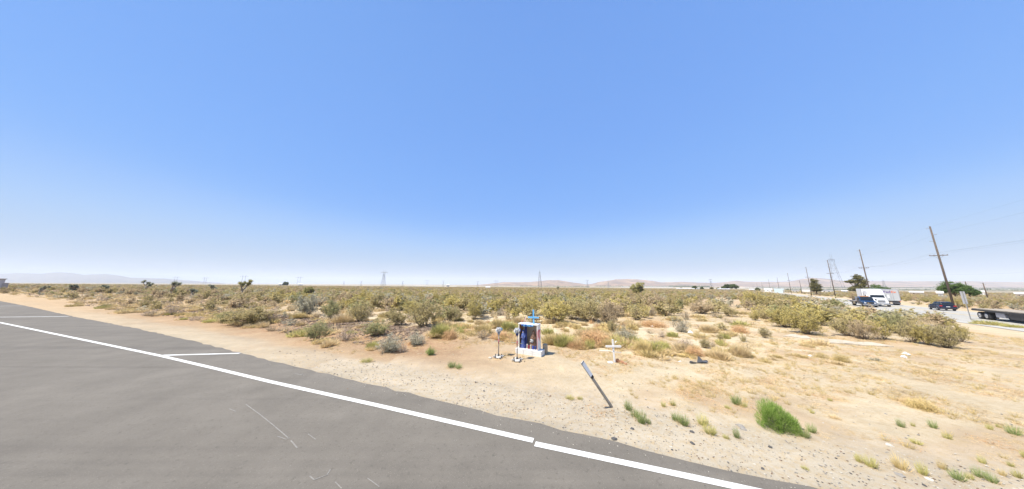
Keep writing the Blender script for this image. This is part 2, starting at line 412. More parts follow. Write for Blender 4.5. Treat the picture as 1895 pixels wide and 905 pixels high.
range_mesh("mountain_range", [(-260, 512), (-120, 504), (0, 506), (20, 504), (45, 505), (70, 506), (90, 503.5), (105, 502.8), (125, 503.6), (150, 508), (170, 507), (190, 506), (215, 509), (240, 513.5), (270, 514), (300, 515), (340, 518), (390, 522.5), (430, 525)],
           5600, 7400, M_h2, 1.0, "pale blue mountain range on the left horizon")
range_mesh("hills", [(860, 527), (905, 525), (930, 521.5), (955, 521.8), (985, 521), (1005, 519), (1020, 517.5), (1035, 518), (1060, 522), (1085, 526), (1095, 525), (1110, 521), (1140, 516.5), (1165, 515.5), (1180, 516.5), (1205, 518.5), (1225, 522), (1245, 521.5),
           (1265, 520.5), (1290, 522.5), (1320, 523), (1345, 521), (1365, 518.5), (1385, 521), (1420, 521), (1460, 520.5), (1485, 516), (1505, 512.5), (1530, 514.5), (1555, 518.5), (1600, 519.5), (1680, 520), (1760, 519.5), (1840, 520.5), (1895, 521), (2000, 521), (2200, 522)],
           3700, 5600, M_h1, 5.0, "low pinkish desert hills on the right horizon", .3)
# ------------------------------------------------------------------ vegetation meshes
rng = np.random.default_rng(7)
def rtri(C, size, rg, flat=1.0, aspect=.55):     # one randomly turned triangle at each centre
    n = len(C); a = rg.normal(size=(n, 3)); a /= np.linalg.norm(a, axis=1)[:, None]+1e-9
    b = rg.normal(size=(n, 3)); b -= (a*b).sum(1)[:, None]*a; b /= np.linalg.norm(b, axis=1)[:, None]+1e-9
    s_ = (size*rg.uniform(.6, 1.35, n))[:, None]
    return np.stack([C-a*s_*.5-b*s_*aspect*.5, C+a*s_*.5, C-a*s_*.2+b*s_*aspect*.5], 1)
def blade_tris(B, T, wd, rg):
    d = T-B; s_ = np.cross(d, rg.normal(size=d.shape)); s_ /= np.linalg.norm(s_, axis=1)[:, None]+1e-9; s_ *= np.reshape(wd, (-1, 1)) if np.ndim(wd) else wd
    return np.stack([B-s_, B+s_, T], 1)
def shrub_parts(seed, n_stem, n_leaf, leaf, openness=.5, dome=.45, twig_w=.006, jitter=.03):
    rg = np.random.default_rng(seed); stems = []; tw = []; C = []
    per = max(1, n_leaf//(n_stem*5))
    for i in range(n_stem):
        ph = rg.uniform(0, 2*np.pi); u = rg.uniform(0, 1)**.6
        e = np.array((.46*u*np.cos(ph), .46*u*np.sin(ph), (1-dome*u*u)*rg.uniform(.68, 1.04)))
        b = np.array((.05*np.cos(ph), .05*np.sin(ph), -.03))*rg.uniform(.3, 1); m = b*.5+e*.5+np.array((.05*np.cos(ph), .05*np.sin(ph), -.06))+rg.normal(0, .03, 3)
        stems.append((b, m, e))
        for k in range(5):
            t = rg.uniform(openness*.6, 1); q = (1-t)**2*b+2*t*(1-t)*m+t*t*e
            d = rg.normal(size=3)*.5+np.array((e[0], e[1], .35)); d /= np.linalg.norm(d); L = rg.uniform(.08, .2); r = q+d*L
            r[2] = max(r[2], .02); tw.append((q, r))
            tt = rg.uniform(.25, 1.05, per)[:, None]; C.append(q+(r-q)*tt+rg.normal(0, jitter, (per, 3)))
    C = np.concatenate(C); C[:, 2] = np.maximum(C[:, 2], .01)
    Bq = []; Tq = []; Wq = []
    for b, m, e in stems:
        for q0, q1, w0 in ((b, m, .011), (m, e, .007)): Bq.append(q0); Tq.append(q1); Wq.append(w0)
    for q, r in tw: Bq.append(q); Tq.append(r); Wq.append(twig_w)
    st = blade_tris(np.array(Bq), np.array(Tq), np.array(Wq), rg)
    st2 = blade_tris(np.array(Bq), np.array(Tq), np.array(Wq)*.8, rg)
    return np.concatenate([st, st2]), rtri(C, leaf, rg)
def mesh_tris(name, groups, mats):
    m = MB()
    for i, t in enumerate(groups): m.tris(t, i)
    return m.mesh(name, mats)
M_stem = mat("shrub_stem_grey_brown", (.31, .25, .19), .9, 0, .25, 20)
M_drystem = mat("dead_stem_pale", (.42, .35, .27), .9, 0, .25, 20)
LEAF = {
 'olive':   leaf_mat("leaf_olive", (.43, .355, .17), (.58, .48, .245)),
 'yellow':  leaf_mat("leaf_yellow_olive", (.46, .38, .125), (.62, .51, .215)),
 'green':   leaf_mat("leaf_dark_green", (.32, .31, .145), (.45, .42, .21)),
 'grey':    leaf_mat("leaf_grey_green", (.43, .405, .29), (.57, .53, .40)),
 'brown':   leaf_mat("leaf_brown", (.48, .365, .225), (.62, .485, .31)),
 'straw':   leaf_mat("leaf_straw", (.66, .49, .255), (.84, .655, .385)),
 'pink':    leaf_mat("leaf_pinkish_tan", (.55, .425, .31), (.71, .56, .42)),
 'rust':    leaf_mat("leaf_rust", (.60, .37, .185), (.78, .53, .30)),
 'lime':    leaf_mat("leaf_lime", (.46, .44, .13), (.66, .58, .24)),
 'bright':  leaf_mat("leaf_bright_green", (.18, .30, .05), (.42, .55, .15), .42, .12),
 'fresh':   leaf_mat("leaf_fresh_green", (.225, .29, .085), (.42, .48, .19)),
 'gold':    leaf_mat("leaf_gold", (.60, .46, .19), (.78, .61, .31)),
}
TW = {'olive': 'olive', 'yellow': 'yellowish', 'green': 'dark green', 'grey': 'pale grey green', 'brown': 'brownish', 'straw': 'straw',
      'pink': 'pinkish tan', 'rust': 'rusty orange', 'lime': 'yellow green', 'bright': 'bright green', 'gold': 'golden yellow', 'fresh': 'fresh green'}
def grass_tris(seed, n, spread=.32, lean=.45, wd=.012, zmin=.45):
    rg = np.random.default_rng(seed); ph = rg.uniform(0, 2*np.pi, n); u = np.sqrt(rg.uniform(0, 1, n)); B = np.stack([spread*u*np.cos(ph)*.7, spread*u*np.sin(ph)*.7, np.full(n, -.02)], 1)
    ph2 = ph+rg.normal(0, .5, n); le = u*lean+rg.uniform(0, .12, n)
    T = B+np.stack([le*np.cos(ph2), le*np.sin(ph2), rg.uniform(zmin, 1.0, n)*(1-.35*u*u)], 1); k = np.maximum(1, np.hypot(T[:, 0], T[:, 1])/.5)
    T[:, 0] /= k; T[:, 1] /= k
    M_ = (B+T)/2+rg.normal(0, .02, (n, 3)); a = blade_tris(B, M_+(T-M_)*.3, wd, rg); b = blade_tris(M_, T, wd*.75, rg); return np.concatenate([a, b])
def tumble_tris(seed, n, wd=.008):               # a matted ball of thin curved twigs
    rg = np.random.default_rng(seed); d = rg.normal(size=(n, 3)); d /= np.linalg.norm(d, axis=1)[:, None]; r0 = rg.uniform(.05, .85, n)[:, None]; r1 = np.minimum(1, r0+rg.uniform(.15, .45, n)[:, None])
    d2 = d+rg.normal(0, .35, (n, 3)); d2 /= np.linalg.norm(d2, axis=1)[:, None]; B = d*r0*.5; T = d2*r1*.5; B[:, 2] = np.abs(B[:, 2])*1.9; T[:, 2] = np.abs(T[:, 2])*1.9
    return blade_tris(B, T, wd, rg)
_bm = {}
def bush_mesh(kind, tint, var, lod):
    """lod 0 returns (foliage mesh, stem mesh); lod 1 and 2 one joined mesh"""
    key = (kind, tint, var, lod)
    if key in _bm: return _bm[key]
    sd = hash((kind, var)) % 1 + {'creosote_bush': 100, 'dry_bush': 200, 'saltbush': 300, 'grass_tussock': 400, 'tumbleweed': 500}[kind]+var*7+lod*31
    sm = M_drystem if kind in ('dry_bush', 'tumbleweed') else (LEAF['straw'] if kind == 'grass_tussock' else M_stem)
    if kind == 'creosote_bush':
        a = ((38, 5600, .038, .55), (18, 900, .085, .5), (7, 230, .17, .45))[lod]
        st, lf = shrub_parts(sd, a[0], a[1], a[2], a[3], .42)
    elif kind == 'dry_bush':
        a = ((46, 2200, .034, .35), (22, 600, .06, .3), (8, 190, .14, .3))[lod]
        st, lf = shrub_parts(sd, a[0], a[1], a[2], a[3], .55, .007)
    elif kind == 'saltbush':
        a = ((60, 4200, .040, .15), (24, 1000, .07, .15), (8, 240, .15, .1))[lod]
        st, lf = shrub_parts(sd, a[0], a[1], a[2], a[3], .6, .005, .04)
    elif kind == 'grass_tussock':
        n = (420, 150, 55)[lod]; rq = np.random.default_rng(sd); L_ = []
        for _ in range(6):
            a_ = rq.uniform(0, 6.28); r_ = rq.uniform(.05, .36); g_ = grass_tris(int(rq.integers(1e6)), n, .30, .5, (.012, .02, .035)[lod], .2)*np.array((.62, .62, rq.uniform(.45, 1.0))); L_.append(g_+np.array((r_*math.cos(a_), r_*math.sin(a_), 0)))
        lf = np.concatenate(L_[:4]); st = np.concatenate(L_[4:])*np.array((1.1, 1.1, .75))
    else:
        n = (1500, 500, 150)[lod]; lf = tumble_tris(sd, n, (.006, .010, .02)[lod]); st = None
    if lod == 0:
        _bm[key] = (mesh_tris(kind+"_foliage", [lf], [LEAF[tint]]), mesh_tris(kind+"_stems", [st], [sm]) if st is not None else None)
    else:
        _bm[key] = mesh_tris(kind, [lf] if st is None else [lf, st], [LEAF[tint]] if st is None else [LEAF[tint], sm])
    return _bm[key]
CATS = {'creosote_bush': 'bush', 'dry_bush': 'bush', 'saltbush': 'bush', 'grass_tussock': 'grass', 'tumbleweed': 'tumbleweed'}
rnd = random.Random(11)
placed = []
def place_bush(kind, tint, base, w_, h_, label, group, lod, var=None, depth=None):
    var = rnd.randrange(4 if lod == 0 else 5) if var is None else var; rz = rnd.uniform(0, 6.28)
    sc = (w_*rnd.uniform(.93, 1.07), (depth or w_)*rnd.uniform(.93, 1.07), h_)
    if lod == 0 and kind != 'tumbleweed':
        o = thing(kind, label, CATS[kind], base, rz if not depth else 0.0, group); o.scale = sc
        f, st = bush_mesh(kind, tint, var, 0)
        link("foliage", f, o); link("stems" if kind != "grass_tussock" else "dry_blades", st, o)
    else:
        me = bush_mesh(kind, tint, var, lod); me = me[0] if lod == 0 else me
        o = link(kind, me, None, base); o.rotation_euler = (0, 0, rz if not depth else 0.0); o.scale = sc; tag(o, label, CATS[kind], group)
    placed.append((base[0], base[1], w_*.45)); return o
def hero(px, py, wp, hpix, kind, tint, label, var=None, lod=0, sink=.02):
    b, t = at(px, py); r = b.x/max(b.y, .1); wd = wp*t/FPX/math.sqrt(1+.8*r*r)
    return place_bush(kind, tint, Vector((b.x, b.y, b.z-sink)), wd, hpix*t/FPX*(.90 if kind in ('creosote_bush', 'dry_bush', 'saltbush') else 1.0), label, "plants standing singly at the edge of the scrub", lod, var)
CB, DB, SB, GT, TB = 'creosote_bush', 'dry_bush', 'saltbush', 'grass_tussock', 'tumbleweed'
HERO = [
 (460, 600, 118, 42, CB, 'olive', "wide olive green creosote bush nearest the graded dirt strip on the left"),
 (425, 596, 60, 26, CB, 'green', "low dark green bush against the left side of the wide creosote by the dirt strip"),
 (505, 597, 45, 26, DB, 'pink', "pinkish dry bush against the right side of the wide creosote by the dirt strip"),
 (318, 582, 40, 20, DB, 'pink', "round pinkish grey dry bush beside the dirt strip left of the wide creosote"),
 (570, 584, 62, 46, CB, 'grey', "tall grey green bush left of the sandy gap in the scrub"),
 (588, 628, 52, 40, CB, 'green', "open dark green bush with bare pale stems standing alone near the clods"),
 (555, 594, 40, 22, GT, 'gold', "golden grass clump between the tall grey green bush and the clods"),
 (612, 590, 40, 42, CB, 'green', "narrow green bush behind the open dark green bush with bare stems"),
 (640, 600, 44, 30, GT, 'straw', "straw coloured grass mound right of the open dark green bush"),
 (640, 628, 46, 26, DB, 'pink', "pale pinkish tan twiggy bush right of the open dark green bush"),
 (665, 596, 56, 42, CB, 'olive', "leggy olive bush with bare brown stems behind the pinkish tan bush"),
 (694, 622, 56, 34, CB, 'green', "dark green creosote behind the yellow green clump and pale saltbush"),
 (684, 645, 32, 24, GT, 'lime', "yellow green clump touching the left side of the wide pale saltbush"),
 (722, 649, 60, 36, SB, 'grey', "wide pale grey green saltbush, largest of the pale shrubs by the dirt"),
 (744, 650, 24, 20, DB, 'pink', "small grey twiggy bush at the right foot of the wide pale saltbush"),
 (771, 637, 42, 30, SB, 'grey', "round grey green saltbush right of the wide pale one"),
 (735, 602, 44, 36, CB, 'olive', "olive creosote behind the wide pale saltbush"),
 (785, 605, 80, 56, CB, 'olive', "largest creosote bush behind the round grey green saltbush"),
 (762, 584, 46, 34, CB, 'yellow', "yellowish creosote peeping over the left shoulder of the largest creosote"),
 (797, 657, 20, 20, SB, 'bright', "small fresh green bush on bare dirt right of the saltbushes"),
 (812, 627, 52, 32, GT, 'lime', "yellow green grass clump left of the flower topped poles, below the small creosote"),
 (832, 630, 34, 22, TB, 'rust', "rusty tumbleweed heap against the yellow green grass clump"),
 (841, 594, 38, 30, CB, 'olive', "small round creosote behind the yellow green grass clump"),
 (877, 590, 40, 46, CB, 'yellow', "tall yellowish creosote behind and left of the first flower topped pole"),
 (886, 620, 48, 38, GT, 'gold', "golden grass clump left of the first flower topped pole"),
 (893, 630, 34, 18, DB, 'brown', "dark brown dead bush at the foot of the golden grass left of the poles"),
 (920, 606, 40, 30, GT, 'gold', "golden grass clump directly behind the first flower topped pole"),
 (938, 612, 40, 26, GT, 'lime', "pale lime grass clump between the two flower topped poles"),
 (930, 628, 60, 16, TB, 'rust', "flat rusty tumbleweed mat behind the two flower topped poles"),
 (958, 602, 30, 26, GT, 'straw', "straw coloured grass clump touching the left back edge of the shrine"),
 (1028, 598, 66, 52, CB, 'yellow', "yellowish creosote just right of the blue cross"),
 (980, 584, 50, 44, CB, 'yellow', "yellow olive creosote standing behind the blue cross"),
 (1062, 592, 52, 44, CB, 'olive', "olive creosote between the shrine and the small white cross, front row"),
 (1094, 596, 70, 50, CB, 'olive', "broad olive creosote behind the grass band left of the small white cross"),
 (1130, 604, 50, 50, CB, 'brown', "brownish creosote directly behind the small white cross"),
 (1136, 620, 26, 30, CB, 'olive', "narrow olive bush rising just above the small white cross"),
 (1030, 638, 52, 38, GT, 'gold', "golden dry grass clump touching the right side of the shrine"),
 (1052, 640, 50, 40, GT, 'lime', "lime topped grass clump right of the shrine in the dry band"),
 (1078, 630, 50, 34, GT, 'straw', "straw grass clump in the middle of the dry band right of the shrine"),
 (1100, 636, 74, 32, TB, 'rust', "large rusty orange tumbleweed heap left of the small white cross"),
 (1068, 643, 46, 16, TB, 'rust', "low rusty tumbleweed at the front of the dry band right of the shrine"),
 (1090, 644, 36, 22, GT, 'lime', "lime grass clump in front of the rusty tumbleweed heap"),
 (1125, 642, 36, 30, GT, 'gold', "golden grass clump just left of the white cross arm"),
 (1118, 618, 50, 20, GT, 'gold', "golden grass behind the rusty tumbleweed heap"),
 (1160, 632, 44, 34, SB, 'grey', "ghostly pale grey bush just right of the small white cross"),
 (1188, 652, 46, 30, GT, 'gold', "golden grass clump left of the bright lime clump"),
 (1207, 652, 62, 34, GT, 'lime', "bright lime yellow grass clump, brightest right of the small white cross"),
 (1230, 648, 44, 22, GT, 'lime', "flat lime grass tailing right from the bright lime clump"),
 (1256, 648, 44, 24, GT, 'straw', "straw grass clump just behind the yellow plastic debris"),
 (1286, 658, 40, 22, TB, 'rust', "rusty dry tangle above the black plastic debris"),
 (1306, 645, 24, 22, CB, 'olive', "small dark olive sprig above and right of the black debris"),
 (1335, 664, 54, 34, GT, 'straw', "dry straw grass clump right of the black debris"),
 (1358, 652, 32, 24, GT, 'lime', "pale lime grass clump right of the straw grass past the debris"),
 (1378, 662, 40, 36, GT, 'straw', "tall thin dry grass furthest right of the debris"),
 (1388, 663, 12, 12, SB, 'green', "tiny dark green plant at the foot of the tall thin dry grass"),
 (1334, 633, 16, 16, CB, 'olive', "tiny olive sprig on the open sand above the straw grass"),
 (1376, 634, 16, 14, CB, 'olive', "tiny olive sprig left of the lone small creosote on the sand"),
 (1259, 615, 44, 36, DB, 'grey', "grey green twiggy bush alone left of centre in the sandy clearing"),
 (1270, 592, 22, 22, DB, 'brown', "small brown bush behind the grey green twiggy bush in the clearing"),
 (1208, 604, 70, 12, TB, 'rust', "low reddish dry brush behind the bright lime clump"),
 (1310, 616, 44, 22, GT, 'straw', "faint straw grass right of the grey green twiggy bush in the clearing"),
 (1370, 616, 40, 18, TB, 'rust', "pale rusty dry brush left of the lone small creosote on the sand"),
 (1418, 627, 26, 24, CB, 'olive', "lone small creosote on the sand left of the pale fallen sheets"),
 (1396, 592, 22, 20, CB, 'yellow', "small yellowish bush in the sand gap left of the big yellow cluster"),
 (1418, 590, 40, 24, CB, 'olive', "olive bush touching the left end of the big yellow cluster"),
 (1205, 584, 44, 22, DB, 'brown', "brown bush left of the sandy clearing, below the round joshua tree"),
 (1248, 568, 34, 26, CB, 'olive', "olive bush at the back left corner of the sandy clearing"),
 (1296, 580, 50, 30, CB, 'brown', "brownish bush at the middle back of the sandy clearing"),
 (1352, 585, 36, 22, CB, 'olive', "grey olive bush in the sand below the row of small poles"),
 (1400, 568, 60, 34, CB, 'yellow', "yellowish bush behind the gap left of the big cluster"),
 (1458, 606, 74, 44, CB, 'yellow', "big yellow olive creosote, left half of the cluster before the flatbed"),
 (1494, 618, 82, 54, CB, 'yellow', "big yellow olive creosote, right half of the cluster before the flatbed"),
 (1520, 592, 70, 36, CB, 'olive', "olive creosote behind the big yellow cluster"),
 (1546, 586, 50, 25, CB, 'grey', "grey olive bush under the tail of the flatbed tow truck"),
 (1572, 622, 74, 44, CB, 'olive', "leftmost large creosote in the dense hedge before the highway"),
 (1604, 628, 60, 42, CB, 'brown', "brownish creosote second from left in the dense hedge before the highway"),
 (1632, 628, 60, 48, CB, 'yellow', "yellow topped creosote in front of the white truck's wheels"),
 (1664, 618, 60, 46, CB, 'green', "darker creosote at the middle of the dense hedge before the highway"),
 (1688, 634, 62, 52, CB, 'olive', "large creosote bulging forward in the middle of the dense hedge"),
 (1716, 638, 56, 44, CB, 'yellow', "yellow olive creosote left of the rightmost pair in the hedge"),
 (1752, 643, 76, 50, CB, 'olive', "big dark footed creosote at the near right corner of the hedge"),
 (1778, 632, 50, 42, CB, 'yellow', "rightmost creosote of the hedge, beside the signpost"),
 (1590, 592, 50, 17, CB, 'olive', "olive bush top just under the blue tow truck cab"),
 (1680, 588, 46, 17, CB, 'grey', "sparse grey green bush at the highway edge right of the delivery trailer"),
 (1836, 602, 80, 12, GT, 'lime', "low green weeds along the highway edge right of the signpost"),
 (1885, 607, 60, 10, GT, 'lime', "low green weeds along the highway edge at the far right"),
 (1557, 669, 44, 18, TB, 'gold', "small golden orange tumbleweed on the sand below the pale sheets"),
 (1622, 668, 30, 8, SB, 'grey', "small grey flattened plant on the sand right of the golden tumbleweed"),
 (1708, 757, 84, 24, TB, 'gold', "long golden dry grass mound on the right sand"),
 (1684, 746, 60, 12, TB, 'straw', "thin straw mat at the left end of the long golden mound"),
]
for h_ in HERO: hero(*h_[:7])
TUFT = [
 (836, 679, 18, 15, 'bright', "small green tuft, left of the pair on the dirt left of the poles"), (849, 681, 14, 12, 'bright', "small green tuft, right of the pair on the dirt left of the poles"),
 (678, 669, 26, 9, 'lime', "faint dry green tuft on the dirt below the saltbushes"), (1055, 738, 18, 9, 'lime', "sparse low sprig left of the leaning marker post"),
 (1073, 739, 12, 7, 'lime', "tiny sprig between the low sprig and the leaning marker post"),
 (1163, 757, 17, 22, 'bright', "green tuft nearest the foot of the leaning marker post"), (1175, 770, 20, 18, 'bright', "middle green tuft of the three right of the marker post"),
 (1187, 782, 22, 30, 'bright', "tallest green tuft of the three right of the marker post"), (1200, 783, 12, 12, 'bright', "tiny tuft at the foot of the tallest of the three"),
 (1253, 778, 22, 20, 'bright', "pale green tuft, left of the touching pair on the gravel edge"), (1266, 786, 22, 26, 'bright', "green tuft, right of the touching pair on the gravel edge"),
 (1228, 752, 10, 13, 'lime', "thin sprig above left of the touching pair of tufts"), (1246, 750, 12, 12, 'lime', "short sprig above the touching pair of tufts"),
 (1300, 786, 24, 26, 'lime', "yellow green tuft, upper of the pair right of the touching tufts"), (1314, 803, 28, 22, 'lime', "yellow green tuft with straw skirt, lower of the pair"),
 (1364, 811, 14, 24, 'bright', "narrow green tuft alone between gravel and the big green bush"), (1344, 812, 14, 10, 'lime', "faint sprig left of the narrow green tuft"),
 (1362, 748, 22, 24, 'bright', "green tuft up left of the big bright green bush"), (1376, 752, 16, 12, 'lime', "small tuft touching the green tuft up left of the big bush"), (1347, 755, 14, 8, 'lime', "low sprig left of the green tuft above the big bush"),
 (1489, 810, 26, 24, 'bright', "green tuft at the right foot of the big bright green bush"), (1503, 801, 20, 22, 'bright', "separate round green tuft right of the big bright green bush"),
 (1668, 790, 18, 20, 'bright', "small green tuft, left of two below the golden mound"), (1728, 793, 20, 20, 'bright', "small green tuft, right of two below the golden mound"),
 (1690, 789, 10, 10, 'lime', "tiny sprig between the two tufts below the golden mound"), (1754, 812, 20, 14, 'lime', "faint tuft below right of the golden mound"), (1696, 821, 26, 12, 'lime', "faint low tuft on open sand below the golden mound"),
 (1878, 805, 34, 22, 'bright', "green tuft by the right margin level with the big bush"), (1832, 795, 16, 14, 'lime', "sparse sprig left of the tuft by the right margin"), (1848, 790, 12, 10, 'lime', "tiny sprig between the sparse sprig and the right margin tuft"),
 (1590, 855, 16, 20, 'lime', "thin straw green sprig, leftmost of the bottom row of tufts"), (1612, 864, 30, 26, 'lime', "second tuft from the left in the bottom row"),
 (1667, 868, 34, 32, 'gold', "third tuft from the left in the bottom row, golden green"), (1708, 878, 24, 30, 'lime', "fourth tuft from the left in the bottom row"),
 (1745, 868, 20, 20, 'gold', "fifth tuft from the left in the bottom row, small and golden"), (1774, 888, 34, 24, 'bright', "sixth tuft from the left in the bottom row, greenest"),
 (1794, 886, 20, 16, 'lime', "small tuft wedged right of the greenest bottom row tuft"), (1812, 882, 26, 24, 'bright', "eighth tuft from the left in the bottom row"), (1836, 892, 28, 26, 'bright', "ninth tuft from the left in the bottom row"),
 (1818, 856, 18, 18, 'lime', "tuft standing above the eighth of the bottom row"), (1856, 880, 18, 16, 'gold', "small golden tuft right of the ninth of the bottom row"), (1884, 884, 24, 20, 'lime', "tuft at the right margin of the bottom row"),
 (1872, 864, 16, 12, 'lime', "faint sprig above the right margin tuft of the bottom row"), (1490, 868, 16, 8, 'lime', "tiny flat sprig on the gravel by the asphalt edge"), (1900, 850, 20, 20, 'lime', "tuft half cut by the right margin"),
 (1536, 742, 10, 8, 'lime', "tiny sprig right of the big bush on the sand"), (1503, 765, 10, 10, 'lime', "thin sprig just behind the round tuft right of the big bush"), (1545, 775, 24, 10, 'straw', "sparse dry stalks right of the big bright green bush"),
]
_tm = {}
def tuft_mesh(tint, var):
    k = (tint, var)
    if k not in _tm:
        dry = grass_tris(900+var, 60, .5, .5, .010, .15); _tm[k] = mesh_tris("grass_tuft", [grass_tris(800+var, 210, .30, .30, .010, .30), dry*np.array((1.25, 1.25, .55))], [LEAF[tint], LEAF['straw']])
    return _tm[k]
for px, py, wp, hp_, tint, lab in TUFT:
    b, t = at(px, py); r = b.x/max(b.y, .1)
    tint = 'fresh' if tint == 'bright' else tint
    o = link("grass_tuft", tuft_mesh(tint, rnd.randrange(4)), None, Vector((b.x, b.y, b.z-.005))); w_ = wp*t/FPX/math.sqrt(1+.8*r*r)*1.15
    o.scale = (w_, w_, hp_*t/FPX*1.05); o.rotation_euler = (0, 0, rnd.uniform(0, 6.28)); tag(o, lab, "grass tuft", "small grass tufts on the sand and gravel")
# the big bright green plant
def big_green():
    b, t = at(1443, 796); o = thing("green_bush", "big bright green feathery bush on the sand near the gravel shoulder", "bush", (b.x, b.y, b.z-.02))
    rg = np.random.default_rng(5); L = []; D = []
    lobes = [(0, 0, .0, .30, .50), (-.17, .10, 0, .26, .56), (.18, -.06, 0, .26, .34), (-.22, -.02, 0, .2, .46), (.06, .12, 0, .26, .46), (.29, -.02, 0, .17, .24)]
    for i, (lx, ly, lz, rr, hh) in enumerate(lobes):
        n = 2600; ph = rg.uniform(0, 2*np.pi, n); ct = rg.uniform(.02, 1, n); st = np.sqrt(1-ct*ct); rad = rg.uniform(.45, 1, n)**.5
        c = np.stack([lx+rr*st*np.cos(ph)*rad, ly+rr*st*np.sin(ph)*rad, hh*ct*rad+.02], 1)
        c[:, 0] += .03*np.sin(c[:, 2]*23+i); d = np.stack([st*np.cos(ph)*.7, st*np.sin(ph)*.7, ct*.9+.25], 1)+rg.normal(0, .25, (n, 3))
        L.append(blade_tris(c, c+d*rg.uniform(.03, .075, n)[:, None], .0028, rg))
        B = np.tile(np.array((lx*.3, ly*.3, 0.0)), (70, 1)); k = rg.integers(0, n, 70); D.append(blade_tris(B+rg.normal(0, .03, (70, 3))*np.array((1, 1, 0)), c[k], .0035, rg))
    link("foliage", mesh_tris("green_foliage", L, [LEAF['bright']]*len(L)), o)
    link("stems", mesh_tris("green_stems", D, [M_drystem]*len(D)), o)
    n = 160; ph = rg.uniform(0, 6.28, n); r0 = rg.uniform(.1, .42, n); B = np.stack([r0*np.cos(ph), r0*np.sin(ph)*.8, np.full(n, .01)], 1); T = B*rg.uniform(1.1, 1.5, (n, 1)); T[:, 2] = rg.uniform(.0, .06, n)
    link("dry_skirt", mesh_tris("dry_skirt", [blade_tris(B, T, .003, rg)], [LEAF['straw']]), o)["kind"] = "stuff"
    o.scale = (.62, .66, .86)
    placed.append((b.x, b.y, .6))
big_green()

def filler():
    rs_ = random.Random(77)
    for x0, x1, y0, y1, n, kinds, where in ((1014, 1178, 598, 644, 74, (GT, GT, TB), "in the dense dry band right of the shrine"), (800, 958, 592, 632, 50, (GT, GT, TB), "in the dry band left of the shrine"), (1180, 1400, 612, 664, 34, (GT, GT, DB), "on the littered sand right of the white cross"),
                                    (560, 800, 590, 640, 26, (GT, DB, TB), "among the shrubs left of the shrine"), (130, 600, 570, 604, 90, (GT, GT, DB), "along the left roadside dirt"), (1400, 1560, 630, 700, 10, (GT, TB), "on the sand around the pale boards"), (1240, 1440, 565, 612, 22, (GT, DB, CB), "in the sandy clearing")):
        for i in range(n):
            px = rs_.uniform(x0, x1); py = y0+(y1-y0)*rs_.random()
            if x0 == 130: py = np.interp(px, [130, 200, 300, 400, 500, 600], [566, 576, 588, 599, 612, 626])-rs_.uniform(0, 20)
            k = rs_.choice(kinds); tint = {GT: rs_.choice(('straw', 'gold', 'gold', 'lime', 'straw')), TB: rs_.choice(('rust', 'straw', 'rust')) if x0 > 200 else 'straw', DB: rs_.choice(('brown', 'pink', 'straw')), CB: 'olive'}[k]; hh = (rs_.uniform(.18, .46) if k != TB else rs_.uniform(.14, .3))*(1.25 if 'band' in where else .9)
            b, t = at(px, py); q = Vector((b.x, b.y, b.z-.02)); nm = {GT: 'grass clump', TB: 'tumbleweed', DB: 'twiggy dry bush', CB: 'creosote sprig'}[k]
            if x0 in (1240, 130): hh *= 1.4
            if x0 == 1400 and tint in ('lime', 'rust'): tint = 'gold'
            place_bush(k, tint, q, hh*rs_.uniform(1.5, 2.6), hh, f"small {TW[tint]} {nm} {where}", f"{TW[tint]} {nm}{chr(101)+chr(115) if nm.endswith(chr(104)) else chr(115)} {where}", 1)
filler()
# ------------------------------------------------------------------ the scrub field
EDGE_X = [-200, 0, 100, 200, 300, 400, 560, 640, 700, 800, 870, 1000, 1150, 1190, 1240, 1300, 1400, 1440, 1540, 1700, 1790, 1830, 1895, 2200]
EDGE_Y = [549, 554, 568, 582, 592, 600, 604, 615, 612, 606, 600, 600, 600, 596, 585, 590, 590, 604, 612, 620, 600, 560, 560, 560]
def zone(px):
    for lim, a in ((150, "at the far left by the road"), (290, "left of the leftmost joshua tree"), (420, "between the left joshua trees"), (520, "below the second joshua tree"), (640, "around the sandy gap"),
                   (760, "below the distant lattice pylon"), (870, "behind the saltbushes"), (960, "behind the flower topped poles"), (1060, "behind the blue cross"), (1150, "behind the small white cross"),
                   (1230, "under the round joshua tree"), (1330, "behind the sandy clearing"), (1420, "below the receding row of poles"), (1500, "below the pale distant sheds"), (1600, "around the flatbed tow truck"), (1700, "behind the delivery trailer"), (1800, "behind the dark car")):
        if px < lim: return a
    return "beyond the highway at far right"
